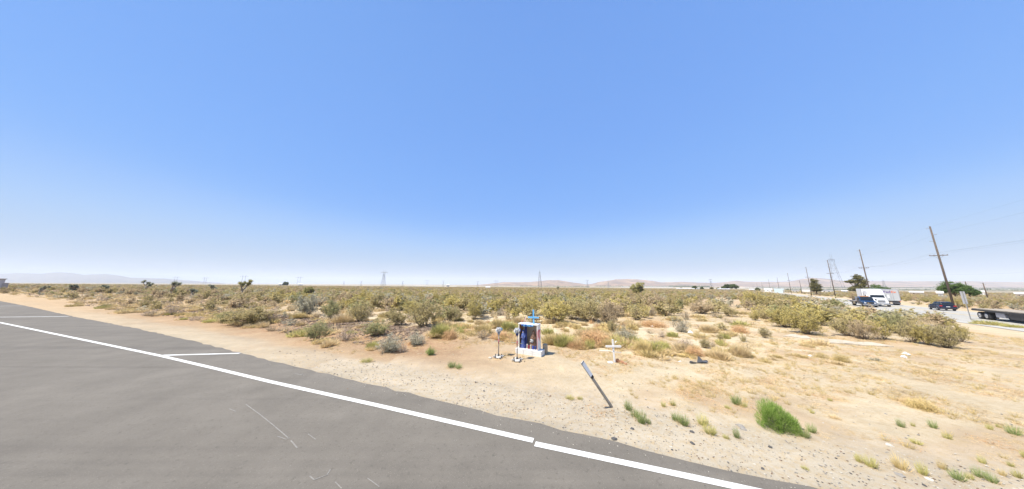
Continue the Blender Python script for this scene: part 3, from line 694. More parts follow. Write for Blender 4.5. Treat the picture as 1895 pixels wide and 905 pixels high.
def scatter():
    rs = random.Random(21); pts = {k: [] for k in (CB, DB, SB, GT)}
    def emit(cell, r0, r1, keep):
        n = int(r1/cell)
        for iy in range(-int(60/cell), n):
            for ix in range(-n, n):
                x = (ix+rs.random())*cell; y = (iy+rs.random())*cell; R = math.hypot(x, y)
                if R < r0 or R >= r1: continue
                if rs.random() > keep: continue
                if y < 1 or abs(x) > 2.75*y+4: continue
                p = hp(x, y); rd = 99
                if (14.5 if hs(x, y) < 88 else 17.6) < p < 34 and hs(x, y) > -50: continue
                if R < 500:
                    rd = road_dist(x, y)
                    if rd < (3.4 if x < -11 else (6.3 if x < -3 else 3)): continue
                z = G(x, y, rd); q = project((x, y, z))
                if q is None or q[0] < -130 or q[0] > 2030: continue
                if R < 60 and p < 15 and q[1] > np.interp(q[0], EDGE_X, EDGE_Y): continue
                if p > 34 and R < 90 and rs.random() < .4: continue
                m_ = vn(x, y, 13, 3)+.5*vn(x, y, 31, 8)
                if R < 200 and m_ > (.40 if x > -6 else .55): continue
                if 1225 < q[0] < 1440 and 556 < q[1] and rs.random() < .72: continue
                if R < 40 and any((x-a)**2+(y-b)**2 < (c+.35)**2 for a, b, c in placed): continue
                u = rs.random(); near_edge = (R < 200 and rd < 12 and x < 0)
                if near_edge: kind = GT if u < .5 else (DB if u < .84 else (CB if u < .94 else SB))
                else: kind = CB if u < .52 else (DB if u < .74 else (GT if u < .94 else SB))
                if kind == CB: h = rs.uniform(.8, 1.55); wd = h*rs.uniform(1.1, 1.6); tint = rs.choice(['olive']*3+['yellow']*3+['green']+['brown']*3+['grey'])
                elif kind == DB: h = rs.uniform(.4, .9); wd = h*rs.uniform(1.2, 1.8); tint = rs.choice(['brown', 'pink', 'straw', 'brown'])
                elif kind == SB: h = rs.uniform(.4, .8); wd = h*1.5; tint = 'grey'
                else: h = rs.uniform(.35, .75); wd = h*rs.uniform(1.4, 2.2); tint = rs.choice(['straw', 'gold', 'straw'])
                if R > 150: tint = rs.choice(['olive', 'brown', 'yellow', 'brown', 'grey']) if kind == CB else tint
                if 1555 < q[0] < 1830 and R < 120 and p < 18 and q[1]-h*FPX/q[2] < (567 if q[0] < 1700 else 576): continue
                if q[0] < 500 and tint == 'yellow': tint = 'olive'
                if rd < 9 and x < 0: h *= .8; wd *= .9
                pts[kind].append((h*FPX/q[2], x, y, z, wd, h, tint, q[0], q[1], R))
    emit(1.15, 6, 60, .9); emit(1.7, 60, 260, .92); emit(4.2, 260, 700, .95); emit(9.0, 700, 1500, .95)
    return pts
PTS = scatter()
stuff_pts = []
NMAX = {CB: 300, DB: 300, SB: 120, GT: 150}
lodproto = {}
for kind, L in PTS.items():
    L.sort(key=lambda q: -q[0]); ind = L[:NMAX[kind]] if kind in (CB, DB) else L[:NMAX[kind]]
    nm = {CB: 'creosote bush', DB: 'dry bush', SB: 'saltbush', GT: 'dry grass clump'}[kind]
    for i, q in enumerate(ind):
        _, x, y, z, wd, h, tint, px, py, R = q
        lod = 1 if q[0] > 13 and i < len(ind)-24 else 2
        band = "front rows" if R < 24 else ("middle rows" if R < 55 else "back rows")
        size = ("tall " if h > 1.3 else ("low " if h < .95 else "")) if kind == CB else ("small " if h < .5 else "")
        lab = f"{size}{TW[tint]} {nm} in {band} {zone(px)}"
        v = i % 5
        o = place_bush(kind, tint, Vector((x, y, z-.03)), wd, h, lab, lab.split(' in ')[0].replace('small ', '').replace('tall ', '').replace('low ', '')+"es "+zone(px) if nm.endswith('bush') else "dry grass clumps "+zone(px), lod, v)
        lodproto.setdefault((kind, tint, lod), []).append(o)
    stuff_pts += [(kind, q) for q in L[NMAX[kind]:]]
print("individual bushes", sum(min(len(L), NMAX[k]) for k, L in PTS.items()), "stuff", len(stuff_pts), {k: len(v) for k, v in PTS.items()})
def gn_scatter(name, pts, protos, label, cat):
    """pts: (x, y, z, sx, sy, sz, rot, index)"""
    me = bpy.data.meshes.new(name); me.from_pydata([p[:3] for p in pts], [], [])
    a = me.attributes.new("scl", 'FLOAT_VECTOR', 'POINT'); a.data.foreach_set("vector", [v for p in pts for v in p[3:6]])
    a = me.attributes.new("rot", 'FLOAT_VECTOR', 'POINT'); a.data.foreach_set("vector", [v for p in pts for v in (0.0, 0.0, p[6])])
    a = me.attributes.new("idx", 'INT', 'POINT'); a.data.foreach_set("value", [p[7] for p in pts])
    o = link(name, me); g = bpy.data.node_groups.new(name, 'GeometryNodeTree')
    g.interface.new_socket("Geometry", in_out='INPUT', socket_type='NodeSocketGeometry'); g.interface.new_socket("Geometry", in_out='OUTPUT', socket_type='NodeSocketGeometry')
    N = g.nodes; gi = N.new("NodeGroupInput"); go = N.new("NodeGroupOutput"); ip = N.new("GeometryNodeInstanceOnPoints"); jn = N.new("GeometryNodeJoinGeometry")
    for pr in reversed(protos):
        oi = N.new("GeometryNodeObjectInfo"); oi.inputs["Object"].default_value = pr; oi.inputs["As Instance"].default_value = True; g.links.new(oi.outputs["Geometry"], jn.inputs[0])
    def named(nm_, ty):
        q = N.new("GeometryNodeInputNamedAttribute"); q.data_type = ty; q.inputs[0].default_value = nm_; return q.outputs["Attribute"]
    er = N.new("FunctionNodeEulerToRotation"); g.links.new(named("rot", 'FLOAT_VECTOR'), er.inputs[0])
    g.links.new(gi.outputs[0], ip.inputs["Points"]); g.links.new(jn.outputs[0], ip.inputs["Instance"]); ip.inputs["Pick Instance"].default_value = True
    g.links.new(named("idx", 'INT'), ip.inputs["Instance Index"]); g.links.new(er.outputs[0], ip.inputs["Rotation"]); g.links.new(named("scl", 'FLOAT_VECTOR'), ip.inputs["Scale"])
    g.links.new(ip.outputs[0], go.inputs[0])
    md = o.modifiers.new("scatter", 'NODES'); md.node_group = g
    tag(o, label, cat, None, "stuff"); return o
protos = []; pidx = {}
for key, L in sorted(lodproto.items()):
    pidx[key] = (len(protos), min(3, len(L)))
    protos += L[:3]
sp = []; rs = random.Random(5)
for kind, q in stuff_pts:
    _, x, y, z, wd, h, tint, px, py, R = q
    L_ = 1 if q[0] > 7 else 2; key = (kind, tint, L_) if (kind, tint, L_) in pidx else next(k for k in pidx if k[0] == kind and k[2] == L_)
    i0, n = pidx[key]; k = 1.0 if R < 260 else (1.35 if R < 700 else 2.0)
    sp.append((x, y, z-.05, wd*k, wd*k, h*(1 if R < 700 else 1.1), rs.uniform(0, 6.28), i0+rs.randrange(n)))
gn_scatter("desert_scrub", sp, protos, "distant olive and brown scrub covering the plain to the horizon", "scrub")
# ------------------------------------------------------------------ ground litter: pebbles, twigs, straw
def rock_mesh(seed, m):
    rs_ = random.Random(seed); t = (1+5**.5)/2
    V = [(-1, t, 0), (1, t, 0), (-1, -t, 0), (1, -t, 0), (0, -1, t), (0, 1, t), (0, -1, -t), (0, 1, -t), (t, 0, -1), (t, 0, 1), (-t, 0, -1), (-t, 0, 1)]
    F = [(0, 11, 5), (0, 5, 1), (0, 1, 7), (0, 7, 10), (0, 10, 11), (1, 5, 9), (5, 11, 4), (11, 10, 2), (10, 7, 6), (7, 1, 8), (3, 9, 4), (3, 4, 2), (3, 2, 6), (3, 6, 8), (3, 8, 9), (4, 9, 5), (2, 4, 11), (6, 2, 10), (8, 6, 7), (9, 8, 1)]
    k = [rs_.uniform(.7, 1.2) for _ in V]; mb = MB(); mb.add([(x*q*.26, y*q*.26, z*q*.15) for (x, y, z), q in zip(V, k)], F); return mb.mesh("stone", m)
M_dark = mat("dark_stone", (.10, .095, .09), .9, 0, .3, 30); M_grey = mat("grey_stone", (.33, .30, .26), .9, 0, .3, 30); M_whites = mat("pale_stone", (.58, .53, .44), .9, 0, .2, 30); M_tan = mat("tan_stone", (.27, .185, .12), .9, 0, .3, 30)
STONES = [(1137, 813, 13, M_dark, "flat dark stone on the gravel right beside the asphalt edge"), (1370, 789, 16, M_grey, "flat blue grey stone left of the big green bush"), (1376, 795, 12, M_grey, "smaller flat grey stone under the blue grey one"),
          (1412, 868, 8, M_dark, "small black stone on the gravel below the big green bush"), (1281, 800, 11, M_dark, "dark stone on the gravel under the touching tufts"), (1170, 794, 8, M_dark, "black stone on the gravel under the tallest green tuft"),
          (1282, 821, 10, M_dark, "black stone in the middle of the gravel shoulder"), (1244, 833, 6, M_dark, "tiny black stone on the gravel near the asphalt"), (1645, 825, 13, M_whites, "white stone on the open sand above the bottom tufts"),
          (1718, 887, 13, M_whites, "white stone beside the greenest tuft of the bottom row"), (1426, 828, 9, M_dark, "dark clod on the gravel's upper edge below the big green bush"), (1666, 881, 14, M_grey, "grey stone on gravel under the third tuft of the bottom row"),
          (1484, 795, 9, M_dark, "dark clod at the foot of the big green bush"), (1128, 745, 7, M_dark, "dark stone at the foot of the leaning marker post"), (896, 724, 5, M_dark, "small dark stone alone on the pale dirt below the poles"), (1018, 733, 6, M_tan, "small tan stone on the dirt midway between shrine and road")]
rk = []
for i, (px, py, wp, m_, lab) in enumerate(STONES):
    b, t = at(px, py); o = link("stone", rock_mesh(i, m_), None, (b.x, b.y, b.z+.004)); s_ = wp*t/FPX; o.scale = (s_, s_*.8, s_*.8); o.rotation_euler = (0, 0, i*1.3); tag(o, lab, "stone", "stones scattered on the shoulder"); rk.append(o)
def mini(name, tris_, mats, px, py, sc, lab, cat):
    b, t = at(px, py); o = link(name, mesh_tris(name, tris_, mats), None, (b.x, b.y, b.z)); o.scale = (sc, sc, sc); tag(o, lab, cat); return o
rg9 = np.random.default_rng(3)
def litter_tris(n, fl):
    B = np.concatenate([rg9.uniform(-.5, .5, (n, 2)), rg9.uniform(0, .02, (n, 1))], 1); d = rg9.normal(size=(n, 3)); d[:, 2] = np.abs(d[:, 2])*fl; d /= np.linalg.norm(d, axis=1)[:, None]
    return blade_tris(B, B+d*rg9.uniform(.06, .3, n)[:, None], .009, rg9)
lit1 = mini("straw_patch", [litter_tris(70, .5)], [LEAF['straw']], 1640, 730, .5, "flat straw patch on the right sand left of the golden mound", "dead grass")
lit2 = mini("brown_litter", [litter_tris(60, .4)], [LEAF['brown']], 1500, 742, .4, "flat brown dead plant on the sand behind the big green bush", "dead grass")
lit3 = mini("rust_litter", [litter_tris(70, .35)], [LEAF['rust']], 1112, 762, .5, "rusty dead leaves under the leaning marker post", "dead grass")
lit4 = mini("dry_sprig", [grass_tris(77, 50, .3, .45, .012, .3)], [LEAF['gold']], 1310, 735, .14, "small dry sprig on the sand above the pair of yellow green tufts", "dead grass")
def litter_points():
    rs_ = random.Random(31); P_ = []
    def ok(x, y, r0=.15):
        rd = road_dist(x, y); return rd if rd > r0 and hp(x, y) < 17.5 else None
    pr = rk[:4]+rk[8:9]+[lit1, lit2, lit3, lit4]+[rk[-1]]
    for _ in range(24000):                       # pebbles on the shoulder
        r = 2.8+9*rs_.random()**1.2; a = R_(rs_.uniform(-82, 68)); r *= 1+1.2*max(0, -a-.6)*rs_.random(); x, y = r*math.sin(a), r*math.cos(a); rd = ok(x, y, -.7)
        if rd is None or rs_.random() > ((1.0 if rd < 1.3 else .08) if rd > .02 else .45*(1+rd/.7)**2)*(1-.9*ss(r, 6, 13)): continue
        s_ = rs_.uniform(.007, .018)*(1+.13*r)*(1.6 if rs_.random() < .06 else 1); i = rs_.choice((1, 1, 1, 1, 4, 4, 4, 9)) if rs_.random() < .93 else 0
        if rd < .05: s_ *= .7
        P_.append((x, y, max(G(x, y, rd), H(x, y)+.004)+.002, s_, s_*.8, s_*.8, rs_.uniform(0, 6.28), i))
    for _ in range(40000):                       # straw, dead plants, sprigs
        r = 4+38*rs_.random()**1.5; a = R_(rs_.uniform(-70, 68)); x, y = r*math.sin(a), r*math.cos(a); rd = ok(x, y, 1.5)
        if rd is None: continue
        k = vn(x, y, 1.9, 6)+.6*vn(x, y, .6, 2)+.35*(1 if x > 2.5 else -.3)
        if k < .0 + .3*rs_.random() or (rd < 2.6 and rs_.random() < .7): continue
        i = rs_.choice((5, 5, 5, 6, 7, 8, 8)); s_ = rs_.uniform(.10, .34)*(1 if i != 8 else .4)*(1+.02*r)*(1.12 if x > 3 and rd > 2 else 1)
        P_.append((x, y, G(x, y, rd)+.003, s_, s_, s_*rs_.uniform(.3, .8) if i != 8 else s_, rs_.uniform(0, 6.28), i))
    return P_, pr
LP_, LPR = litter_points()
def clod_points():
    rs_ = random.Random(91); Q = []
    for _ in range(9000):
        i = rs_.randrange(1, 9); a, b = _RE[i], _RE[i+1]; t = rs_.random(); x, y = a*(1-t)+b*t; d = (b-a)/np.hypot(*(b-a)); off = rs_.gauss(5.2, .75) if rs_.random() < .75 else rs_.uniform(2.6, 8); x, y = x-d[1]*off, y+d[0]*off
        if x > -2.0 or x < -55: continue
        s_ = rs_.uniform(.06, .20)*(1 if rs_.random() < .9 else 1.7); Q.append((x, y, G(x, y)+.005, s_, s_*.8, s_*.9, rs_.uniform(0, 6.28), 9))
    return Q
gn_scatter("dirt_clods", clod_points(), LPR, "reddish brown clods in the graded windrow along the left of the road", "dirt")
gn_scatter("shoulder_gravel", [p for p in LP_ if p[7] < 5 or p[7] == 9], LPR, "loose pebbles and small stones over the gravel shoulder and dirt", "gravel")
gn_scatter("dead_grass", [p for p in LP_ if 5 <= p[7] < 9], LPR, "scattered straw, dead weeds and dry litter over the sand", "dead grass")

# ------------------------------------------------------------------ memorial shrine
M_white = mat("painted_white_wood", (.80, .79, .77), .6, 0, .07, 9, (.70, .68, .64)); M_block = mat("painted_white_block", (.76, .75, .72), .85, 0, .12, 25, (.62, .60, .56)); M_ply = mat("bare_brown_plywood", (.30, .17, .085), .8, 0, .25, 8)
M_back = mat("grey_tan_board", (.42, .36, .30), .8, 0, .2, 6); M_red = mat("red_paint", (.72, .05, .08), .6); M_pink = mat("pale_pink_paint", (.78, .45, .47), .6); M_sky = mat("sky_blue_paint", (.13, .42, .74), .5, 0, .1, 12)
M_robe = mat("blue_cloth", (.09, .14, .38), .8); M_navy = mat("navy_cloth", (.03, .05, .20), .8); M_flesh = mat("painted_plaster_skin", (.55, .36, .26), .6); M_cream = mat("cream_plaster", (.48, .43, .36), .6)
M_brownp = mat("brown_plaster", (.20, .11, .07), .6); M_glassr = mat("red_candle_glass", (.30, .03, .05), .2); M_glassb = mat("blue_candle_glass", (.03, .08, .40), .2); M_tanb = mat("tan_block", (.42, .35, .25), .9, 0, .2, 20)
fl, _ = at(954.5, 656.5); fr, _ = at(1001.7, 662)
ANG = R_(-27); U = Vector((math.cos(ANG), math.sin(ANG), 0)); LW = (fr-fl).length*1.07
OR = Vector((fr.x, fr.y, min(fl.z, fr.z)-.012))-U*LW; MS = Matrix.Translation(OR) @ Matrix.Rotation(ANG, 4, 'Z')
def put(o, x, y, z, rz=0): o.location = MS @ Vector((x, y, z)); o.rotation_euler = (0, 0, ANG+rz); return o
BD, BH = .38, .19; bw = LW/3
for i, lab in enumerate(("left white painted concrete block under the shrine", "middle white painted concrete block under the shrine", "right white painted concrete block under the shrine, beside its shadow")):
    o = MB().box(.003, bw-.003, 0, BD, 0, BH, 0, None, .006).build("concrete_block", M_block); put(o, i*bw, 0, 0); tag(o, lab, "concrete block", "white blocks under the shrine")
o = MB().box(0, .14, 0, .18, 0, .34, 0, None, .006).build("concrete_block", M_tanb); put(o, LW-.09, BD+.02, 0, .05); tag(o, "bare tan concrete block standing upright behind the shrine", "concrete block")
bx0, bw2, bd2, bh2, th = .12, .75, .31, .885, .028; by0 = .03
shr = thing("shrine_box", "white open-fronted memorial shrine box with a red heart on its side", "shrine", MS @ Vector((bx0, by0, BH)), ANG)
MB().box(0, th, 0, bd2, 0, bh2-th, 0).build("side_panel", [M_white], shr)["label"] = "left side panel, bare brown inside"
MB().box(bw2-th, bw2, 0, bd2, 0, bh2-th, 0).build("side_panel", M_white, shr)
MB().box(-.012, bw2+.012, -.012, bd2+.012, bh2-th+.001, bh2+.004, 0, None, .006).build("top_panel", M_white, shr)
MB().box(th+.002, bw2-th-.002, bd2-.015, bd2-.002, .002, bh2-th-.002).build("back_panel", M_back, shr)
MB().box(th+.002, bw2-th-.002, .0, bd2-.018, .002, .02).build("floor_panel", M_white, shr)
MB().box(th+.001, th+.006, .012, bd2-.02, .05, bh2-th-.02).build("lining_panel", M_ply, shr)
def heart(s_, off, m_, name, parent):      # on the right side, in the (y, z) plane
    pts = []
    for k in range(40):
        t = 2*math.pi*k/40; pts.append((16*math.sin(t)**3, 13*math.cos(t)-5*math.cos(2*t)-2*math.cos(3*t)-math.cos(4*t)))
    V = [(bw2+off, bd2*.52+x*s_[0], bh2*.60+z*s_[1]) for x, z in pts]; V0 = [(bw2+.001, y, z) for _, y, z in V]; n = 40
    MB().add(V0+V, [tuple(range(n, 2*n))]+[(i, (i+1) % n, (i+1) % n+n, i+n) for i in range(n)]).build(name, m_, parent)
heart((.0072, .0150), .004, M_red, "heart", shr); heart((.0038, .0092), .006, M_pink, "heart_centre", shr)
MB().tube([(bw2-th*.5, -.004, .02), (bw2-th*.5, -.004, bh2-.2)], .006, 5).build("red_trim", M_red, shr)
# blue cross on top
c = thing("blue_cross", "sky blue wooden cross standing on top of the shrine", "cross", MS @ Vector((bx0+.56, by0+.12, BH+bh2+.004)), ANG)
MB().box(-.027, .027, -.014, .014, 0, .50, 0, None, .004).build("post", M_sky, c)
MB().box(-.215, .215, -.028, -.0145, .20, .255, 0, None, .004).build("crossbar", M_sky, c); c.rotation_euler = (0, R_(-1), ANG)
# small things on and in the shrine
def flower_tris(r, n, seed, zs=1.0):
    rg = np.random.default_rng(seed); d = rg.normal(size=(n, 3)); d /= np.linalg.norm(d, axis=1)[:, None]; C = d*r*rg.uniform(.6, 1, n)[:, None]; C[:, 2] *= zs; return rtri(C, r*.75, rg, aspect=.9)
def petals(name, r, n, m_, parent, loc, seed, zs=1.0): return link(name, mesh_tris(name, [flower_tris(r, n, seed, zs)], [m_]), parent, loc)
P_white = leaf_mat("petal_white", (.86, .86, .86), (.78, .79, .82), .4, 0); P_blue = leaf_mat("petal_blue", (.08, .16, .70), (.12, .35, .80), .2, 0); P_or = leaf_mat("petal_orange", (.60, .27, .14), (.68, .42, .28), .2, 0); P_lb = leaf_mat("petal_light_blue", (.15, .50, .85), (.30, .62, .85), .2, 0)
P_navy = leaf_mat("petal_navy", (.03, .04, .30), (.06, .08, .40), .1, 0)
def local_thing(name, label, cat, x, y, z, group=None): return thing(name, label, cat, MS @ Vector((x, y, z)), ANG, group)
zt = BH+bh2+.006
g = local_thing("garland", "bright blue ribbon garland hung along the top front of the shrine", "garland", bx0+.08, by0-.02, BH+bh2-.05)
for i, (dx, r, m_) in enumerate(((.10, .04, P_blue), (.16, .045, P_lb), (.22, .05, P_blue), (.28, .035, P_lb), (.36, .045, P_lb), (.42, .035, P_blue), (.48, .035, P_lb))): petals("bow", r, 40, m_, g, (dx, 0, -.01*(i % 2)), i, .8)
f = local_thing("flag", "small white and pink flag stuck upright on the shrine's top left", "flag", bx0+.20, by0+.1, zt)
MB().tube([(0, 0, 0), (.05, 0, .24)], .005, 5).build("stick", M_white, f); MB().add([(.0, .004, .06), (.025, .004, .06), (.06, .004, .20), (.035, .004, .22), (.0, -.004, .06), (.025, -.004, .06), (.06, -.004, .20), (.035, -.004, .22)], [(0, 1, 2, 3), (7, 6, 5, 4), (0, 4, 5, 1), (1, 5, 6, 2), (2, 6, 7, 3), (3, 7, 4, 0)]).build("cloth", M_pink, f)
for x_, r, m_, lab in ((.10, .045, P_or, "orange paper flower lying on the shrine's top left corner"), (.70, .03, P_or, "small orange flower standing at the shrine's top right corner")):
    e = local_thing("paper_flower", lab, "flower", bx0+x_, by0+.12, zt); MB().tube([(0, 0, 0), (0, 0, .06 if x_ < .5 else .14)], .004, 5).build("stem", M_stem, e); petals("petals", r, 50, m_, e, (0, 0, .06 if x_ < .5 else .16), 9, .7)
e = local_thing("leaf_sprig", "small dark green sprig sticking out of the shrine's top left corner", "sprig", bx0-.01, by0+.02, zt); MB().tube([(0, 0, 0), (-.09, 0, .03)], .006, 5).build("stem", M_stem, e); petals("leaves", .03, 30, LEAF['green'], e, (-.03, 0, .03), 4, .5)
def figurine(x, y, h, m_robe, m_veil, label, hands=M_flesh):
    e = local_thing("figurine", label, "figurine", x, y, BH+.021); k = h
    MB().lathe([(.0, 0), (.17*k, 0), (.175*k, .04*k), (.13*k, .30*k), (.105*k, .52*k), (.13*k, .66*k), (.12*k, .76*k), (.05*k, .82*k), (.0, .83*k)], 14).build("robe", m_robe, e)
    MB().lathe([(0, .79*k), (.045*k, .80*k), (.062*k, .88*k), (.055*k, .95*k), (0, 1.0*k)], 12).build("head", M_flesh, e)
    MB().lathe([(.0, .70*k), (.14*k, .70*k), (.11*k, .80*k), (.082*k, .88*k), (.078*k, .95*k), (.05*k, 1.0*k), (0, 1.02*k)], 12, 0, (0, .022*k, 0)).build("veil", m_veil, e)
    a = MB()
    for s_ in (-1, 1): a.tube([(s_*.12*k, -.02*k, .70*k), (s_*.12*k, -.10*k, .55*k), (s_*.02*k, -.15*k, .60*k)], [.035*k, .03*k, .018*k], 6)
    a.build("arms", m_robe, e); MB().tube([(-.015*k, -.16*k, .59*k), (0, -.17*k, .67*k)], [.02*k, .01*k], 6).build("hands", hands, e); return e
figurine(bx0+.125, by0+.13, .60, M_robe, M_robe, "blue robed plaster figurine at the left inside the shrine"); 
figurine(bx0+.535, by0+.15, .62, M_brownp, M_brownp, "brown robed plaster figurine at the right inside the shrine")
q = local_thing("cloth_banner", "dark blue cloth hanging down the middle of the shrine", "cloth", bx0+.235, by0+.14, BH+.05)
pts = [(-.045+.09*i/12, .012*math.sin(i*1.9)) for i in range(13)]
MB().add([(x, y, z) for z in (0, .4, .79) for x, y in pts]+[(x, y+.004, z) for z in (0, .4, .79) for x, y in pts], [(r*13+i, r*13+i+1, (r+1)*13+i+1, (r+1)*13+i) for r in range(2) for i in range(12)]+[(39+r*13+i, 39+(r+1)*13+i, 39+(r+1)*13+i+1, 39+r*13+i+1) for r in range(2) for i in range(12)], 0, True).build("cloth", M_navy, q)
MB().tube([(-.06, .005, .80), (.06, .005, .80)], .006, 6).build("rod", M_white, q)
MB().box(0, .11, 0, .018, 0, .30).build("picture_frame", M_brownp); o = bpy.context.scene.collection.objects[-1]
put(o, bx0+.36, by0+.2, BH+.022); tag(o, "dark brown picture frame propped behind the shrine candles", "picture frame")
for i, (x, m_, h, lab) in enumerate(((.07, M_navy, .11, "leftmost navy candle jar in the shrine"), (.15, M_glassb, .13, "blue candle jar second from left in the shrine"), (.24, M_navy, .12, "navy candle jar under the hanging cloth in the shrine"), (.32, M_cream, .15, "cream candle jar left of the red one in the shrine"), (.39, M_glassr, .12, "red candle jar at the middle front of the shrine"), (.46, M_cream, .14, "cream candle jar right of the red one in the shrine"), (.55, M_glassb, .12, "blue candle jar left of the last one in the shrine"), (.64, M_navy, .12, "rightmost navy candle jar in the shrine"))):
    e = local_thing("candle_jar", lab, "candle", bx0+x, by0+.055+.02*(i % 2), BH+.021, "candle jars on the shrine floor")
    MB().lathe([(0, 0), (.030, 0), (.032, .01), (.032, h-.01), (.028, h)], 12).build("jar", m_, e); MB().lathe([(0, h-.02), (.024, h-.02), (.024, h-.006), (0, h-.005)], 10).build("wax", M_cream, e)
o = petals("flower_bunch", .07, 120, P_white, None, None, 15); put(o, bx0+.50, by0+.10, BH+.30); tag(o, "small white and silver flower bunch held before the brown figurine", "flowers")

# ------------------------------------------------------------------ flower topped poles
M_steel = mat("weathered_steel_pole", (.34, .30, .28), .55, .3, .2, 15); M_base = mat("whitewashed_base", (.62, .60, .56), .8, 0, .25, 20); M_rib = mat("red_ribbon", (.42, .10, .15), .6); M_grn = mat("grey_green_wood", (.30, .32, .26), .7); M_gb = mat("grey_blue_cloth", (.30, .36, .46), .8)
def flower_pole(px, py, h, lab, m_low, arm_a, arm_l, blue):
    b, t = at(px, py); e = thing("flower_pole", lab, "memorial pole", (b.x, b.y, b.z), 0, "flower topped poles beside the shrine")
    MB().lathe([(0, 0), (.15, 0), (.155, .02), (.12, .035), (.04, .045), (0, .046)], 10).build("base_plate", M_base, e)
    mb = MB()
    for k in range(4):
        a = k*math.pi/2+.3; mb = MB(); mb.box(-.05, .10, -.022, .022, .0, .035, 0, Matrix.Rotation(a, 4, 'Z') @ Matrix.Translation((.10, 0, .022)), .004); mb.build("foot_bar", M_base, e)
        MB().lathe([(0, .0), (.018, 0), (.018, .06), (0, .062)], 8, 0, (.15*math.cos(a+.5), .15*math.sin(a+.5), .02)).build("bolt", M_dark, e)
    MB().lathe([(.036, .04), (.036, .10), (.022, .11)], 10).build("socket", M_dark, e)
    MB().tube([(0, 0, .04), (0.004, 0, h)], .0165, 8).build("pole", M_steel, e)
    ca, sa = math.cos(arm_a), math.sin(arm_a); z = h*.66
    MB().tube([(-ca*arm_l, -sa*arm_l, z+.02), (ca*arm_l, sa*arm_l, z-.015)], .011, 6).build("crossbar", M_grn, e)
    MB().tube([(0, 0, z-.07), (0, 0, z+.07)], .0185, 8).build("ribbon_wrap", M_rib, e)
    MB().lathe([(0, h-.06), (.03, h-.05), (.055, h+.02), (.06, h+.05), (0, h+.05)], 10).build("cup", m_low, e)
    petals("flower_head", .088, 420, P_white, e, (-.005, -.01, h+.115), 3); petals("blue_flowers", .05, 90, blue, e, (.07, .02, h+.13), 6); petals("lower_petals", .05, 70, m_low if False else P_navy if blue is P_blue else P_lb, e, (0.0, -.02, h+.045), 8)
flower_pole(922.5, 660, .80, "steel pole topped with white and grey flowers, left of the pair", M_gb, .1, .16, P_lb)
flower_pole(957, 666, .84, "steel pole topped with white and blue flowers, nearer the shrine", M_navy, -.15, .21, P_blue)

# ------------------------------------------------------------------ small white cross with orange flowers
b, t = at(1137.5, 671); e = thing("white_cross", "small white wooden cross planted in the sand right of the shrine", "cross", (b.x, b.y, b.z-.02), R_(-6))
MB().box(-.029, .029, -.012, .012, 0, .74, 0, None, .004).build("post", M_white, e); MB().box(-.25, .25, -.0265, -.0125, .495, .56, 0, None, .004).build("crossbar", M_white, e); e.rotation_euler = (0, R_(-1.5), R_(-6))
MB().box(-.02, .02, -.0145, -.0122, .36, .40).build("label_plate", M_gb, e)
for i, (px, py, r) in enumerate(((1143, 670, .075), (1151, 672, .065), (1158, 674, .045))):
    b, t = at(px, py); o = petals("flower_bunch", r, 90, P_or, None, (b.x, b.y, b.z+r*.5), 20+i, .7); tag(o, ("largest faded orange flower bunch at the foot of the white cross", "middle faded orange flower bunch right of the white cross's foot", "small orange flower bunch furthest from the white cross's foot")[i], "flowers", "orange flowers at the foot of the white cross")
b, t = at(1130, 671.5); o = MB().box(-.09, .07, -.05, .05, 0, .035, 0, None, .008).build("white_stone_slab", M_white, None, (b.x, b.y, b.z)); tag(o, "small flat white slab lying left of the white cross's foot", "slab")
a, _ = at(1109, 650.5); b, _ = at(1150, 654.5); o = MB().tube([(a.x, a.y, a.z+.02), ((a.x+b.x)/2, (a.y+b.y)/2+.03, a.z+.035), (b.x, b.y, b.z+.02)], .012, 6).build("thin_white_stick", M_white); tag(o, "thin white stick lying on the sand behind the white cross", "stick")
b, _ = at(1146, 650); o = MB().tube([(b.x-.02, b.y+.3, b.z), (b.x-.04, b.y+.3, b.z+.15), (b.x, b.y+.3, b.z+.25), (b.x+.06, b.y+.3, b.z+.28)], [.006, .012, .022, .012], 6).build("curled_paper", M_white); tag(o, "curled white paper strip caught in the brush right of the white cross", "litter")

# ------------------------------------------------------------------ leaning marker post
b0, t0 = at(1133, 753); d = ray(1076, 669); tp = d*(t0*.985)+Vector((0, 0, CH)); ax = (tp-b0); LP = ax.length; ax.normalize()
M_galv = mat("galvanised_steel", (.44, .43, .41), .5, .5, .2, 14, (.26, .25, .24)); M_refl = mat("white_reflector_sheet", (.82, .83, .84), .35, 0, .03); M_black = mat("black_rubber", (.03, .03, .032), .7)
e = thing("marker_post", "bent-over steel roadside marker post with a white reflective top", "marker post", b0)
side = ax.cross(Vector((0, 1, 0))).normalized(); side = Matrix.Rotation(R_(24), 3, ax) @ side; nrm = side.cross(ax).normalized(); MX = Matrix((side, nrm, ax)).transposed().to_4x4()
e.matrix_world = Matrix.Translation(b0) @ MX
pf = [(x_*.82, y_) for x_, y_ in ((-.040, .010), (-.030, .012), (-.014, -.016), (.014, -.016), (.030, .012), (.040, .010), (.034, .018), (.018, -.006), (-.018, -.006), (-.034, .018))]
def chan(z0, z1, m_, name, k=1.0, lift=0):
    n = len(pf); V = [(x*k, y*k+lift, z) for z in (z0, z1) for x, y in pf]; MB().add(V, [(i, (i+1) % n, (i+1) % n+n, i+n) for i in range(n)]+[tuple(range(n-1, -1, -1)), tuple(range(n, 2*n))]).build(name, m_, e)
chan(-.12, LP-.03, M_galv, "channel_post")
MB().box(-.036, .036, -.026, -.020, LP-.36, LP, 0, None, .0).build("reflector_panel", M_refl, e)
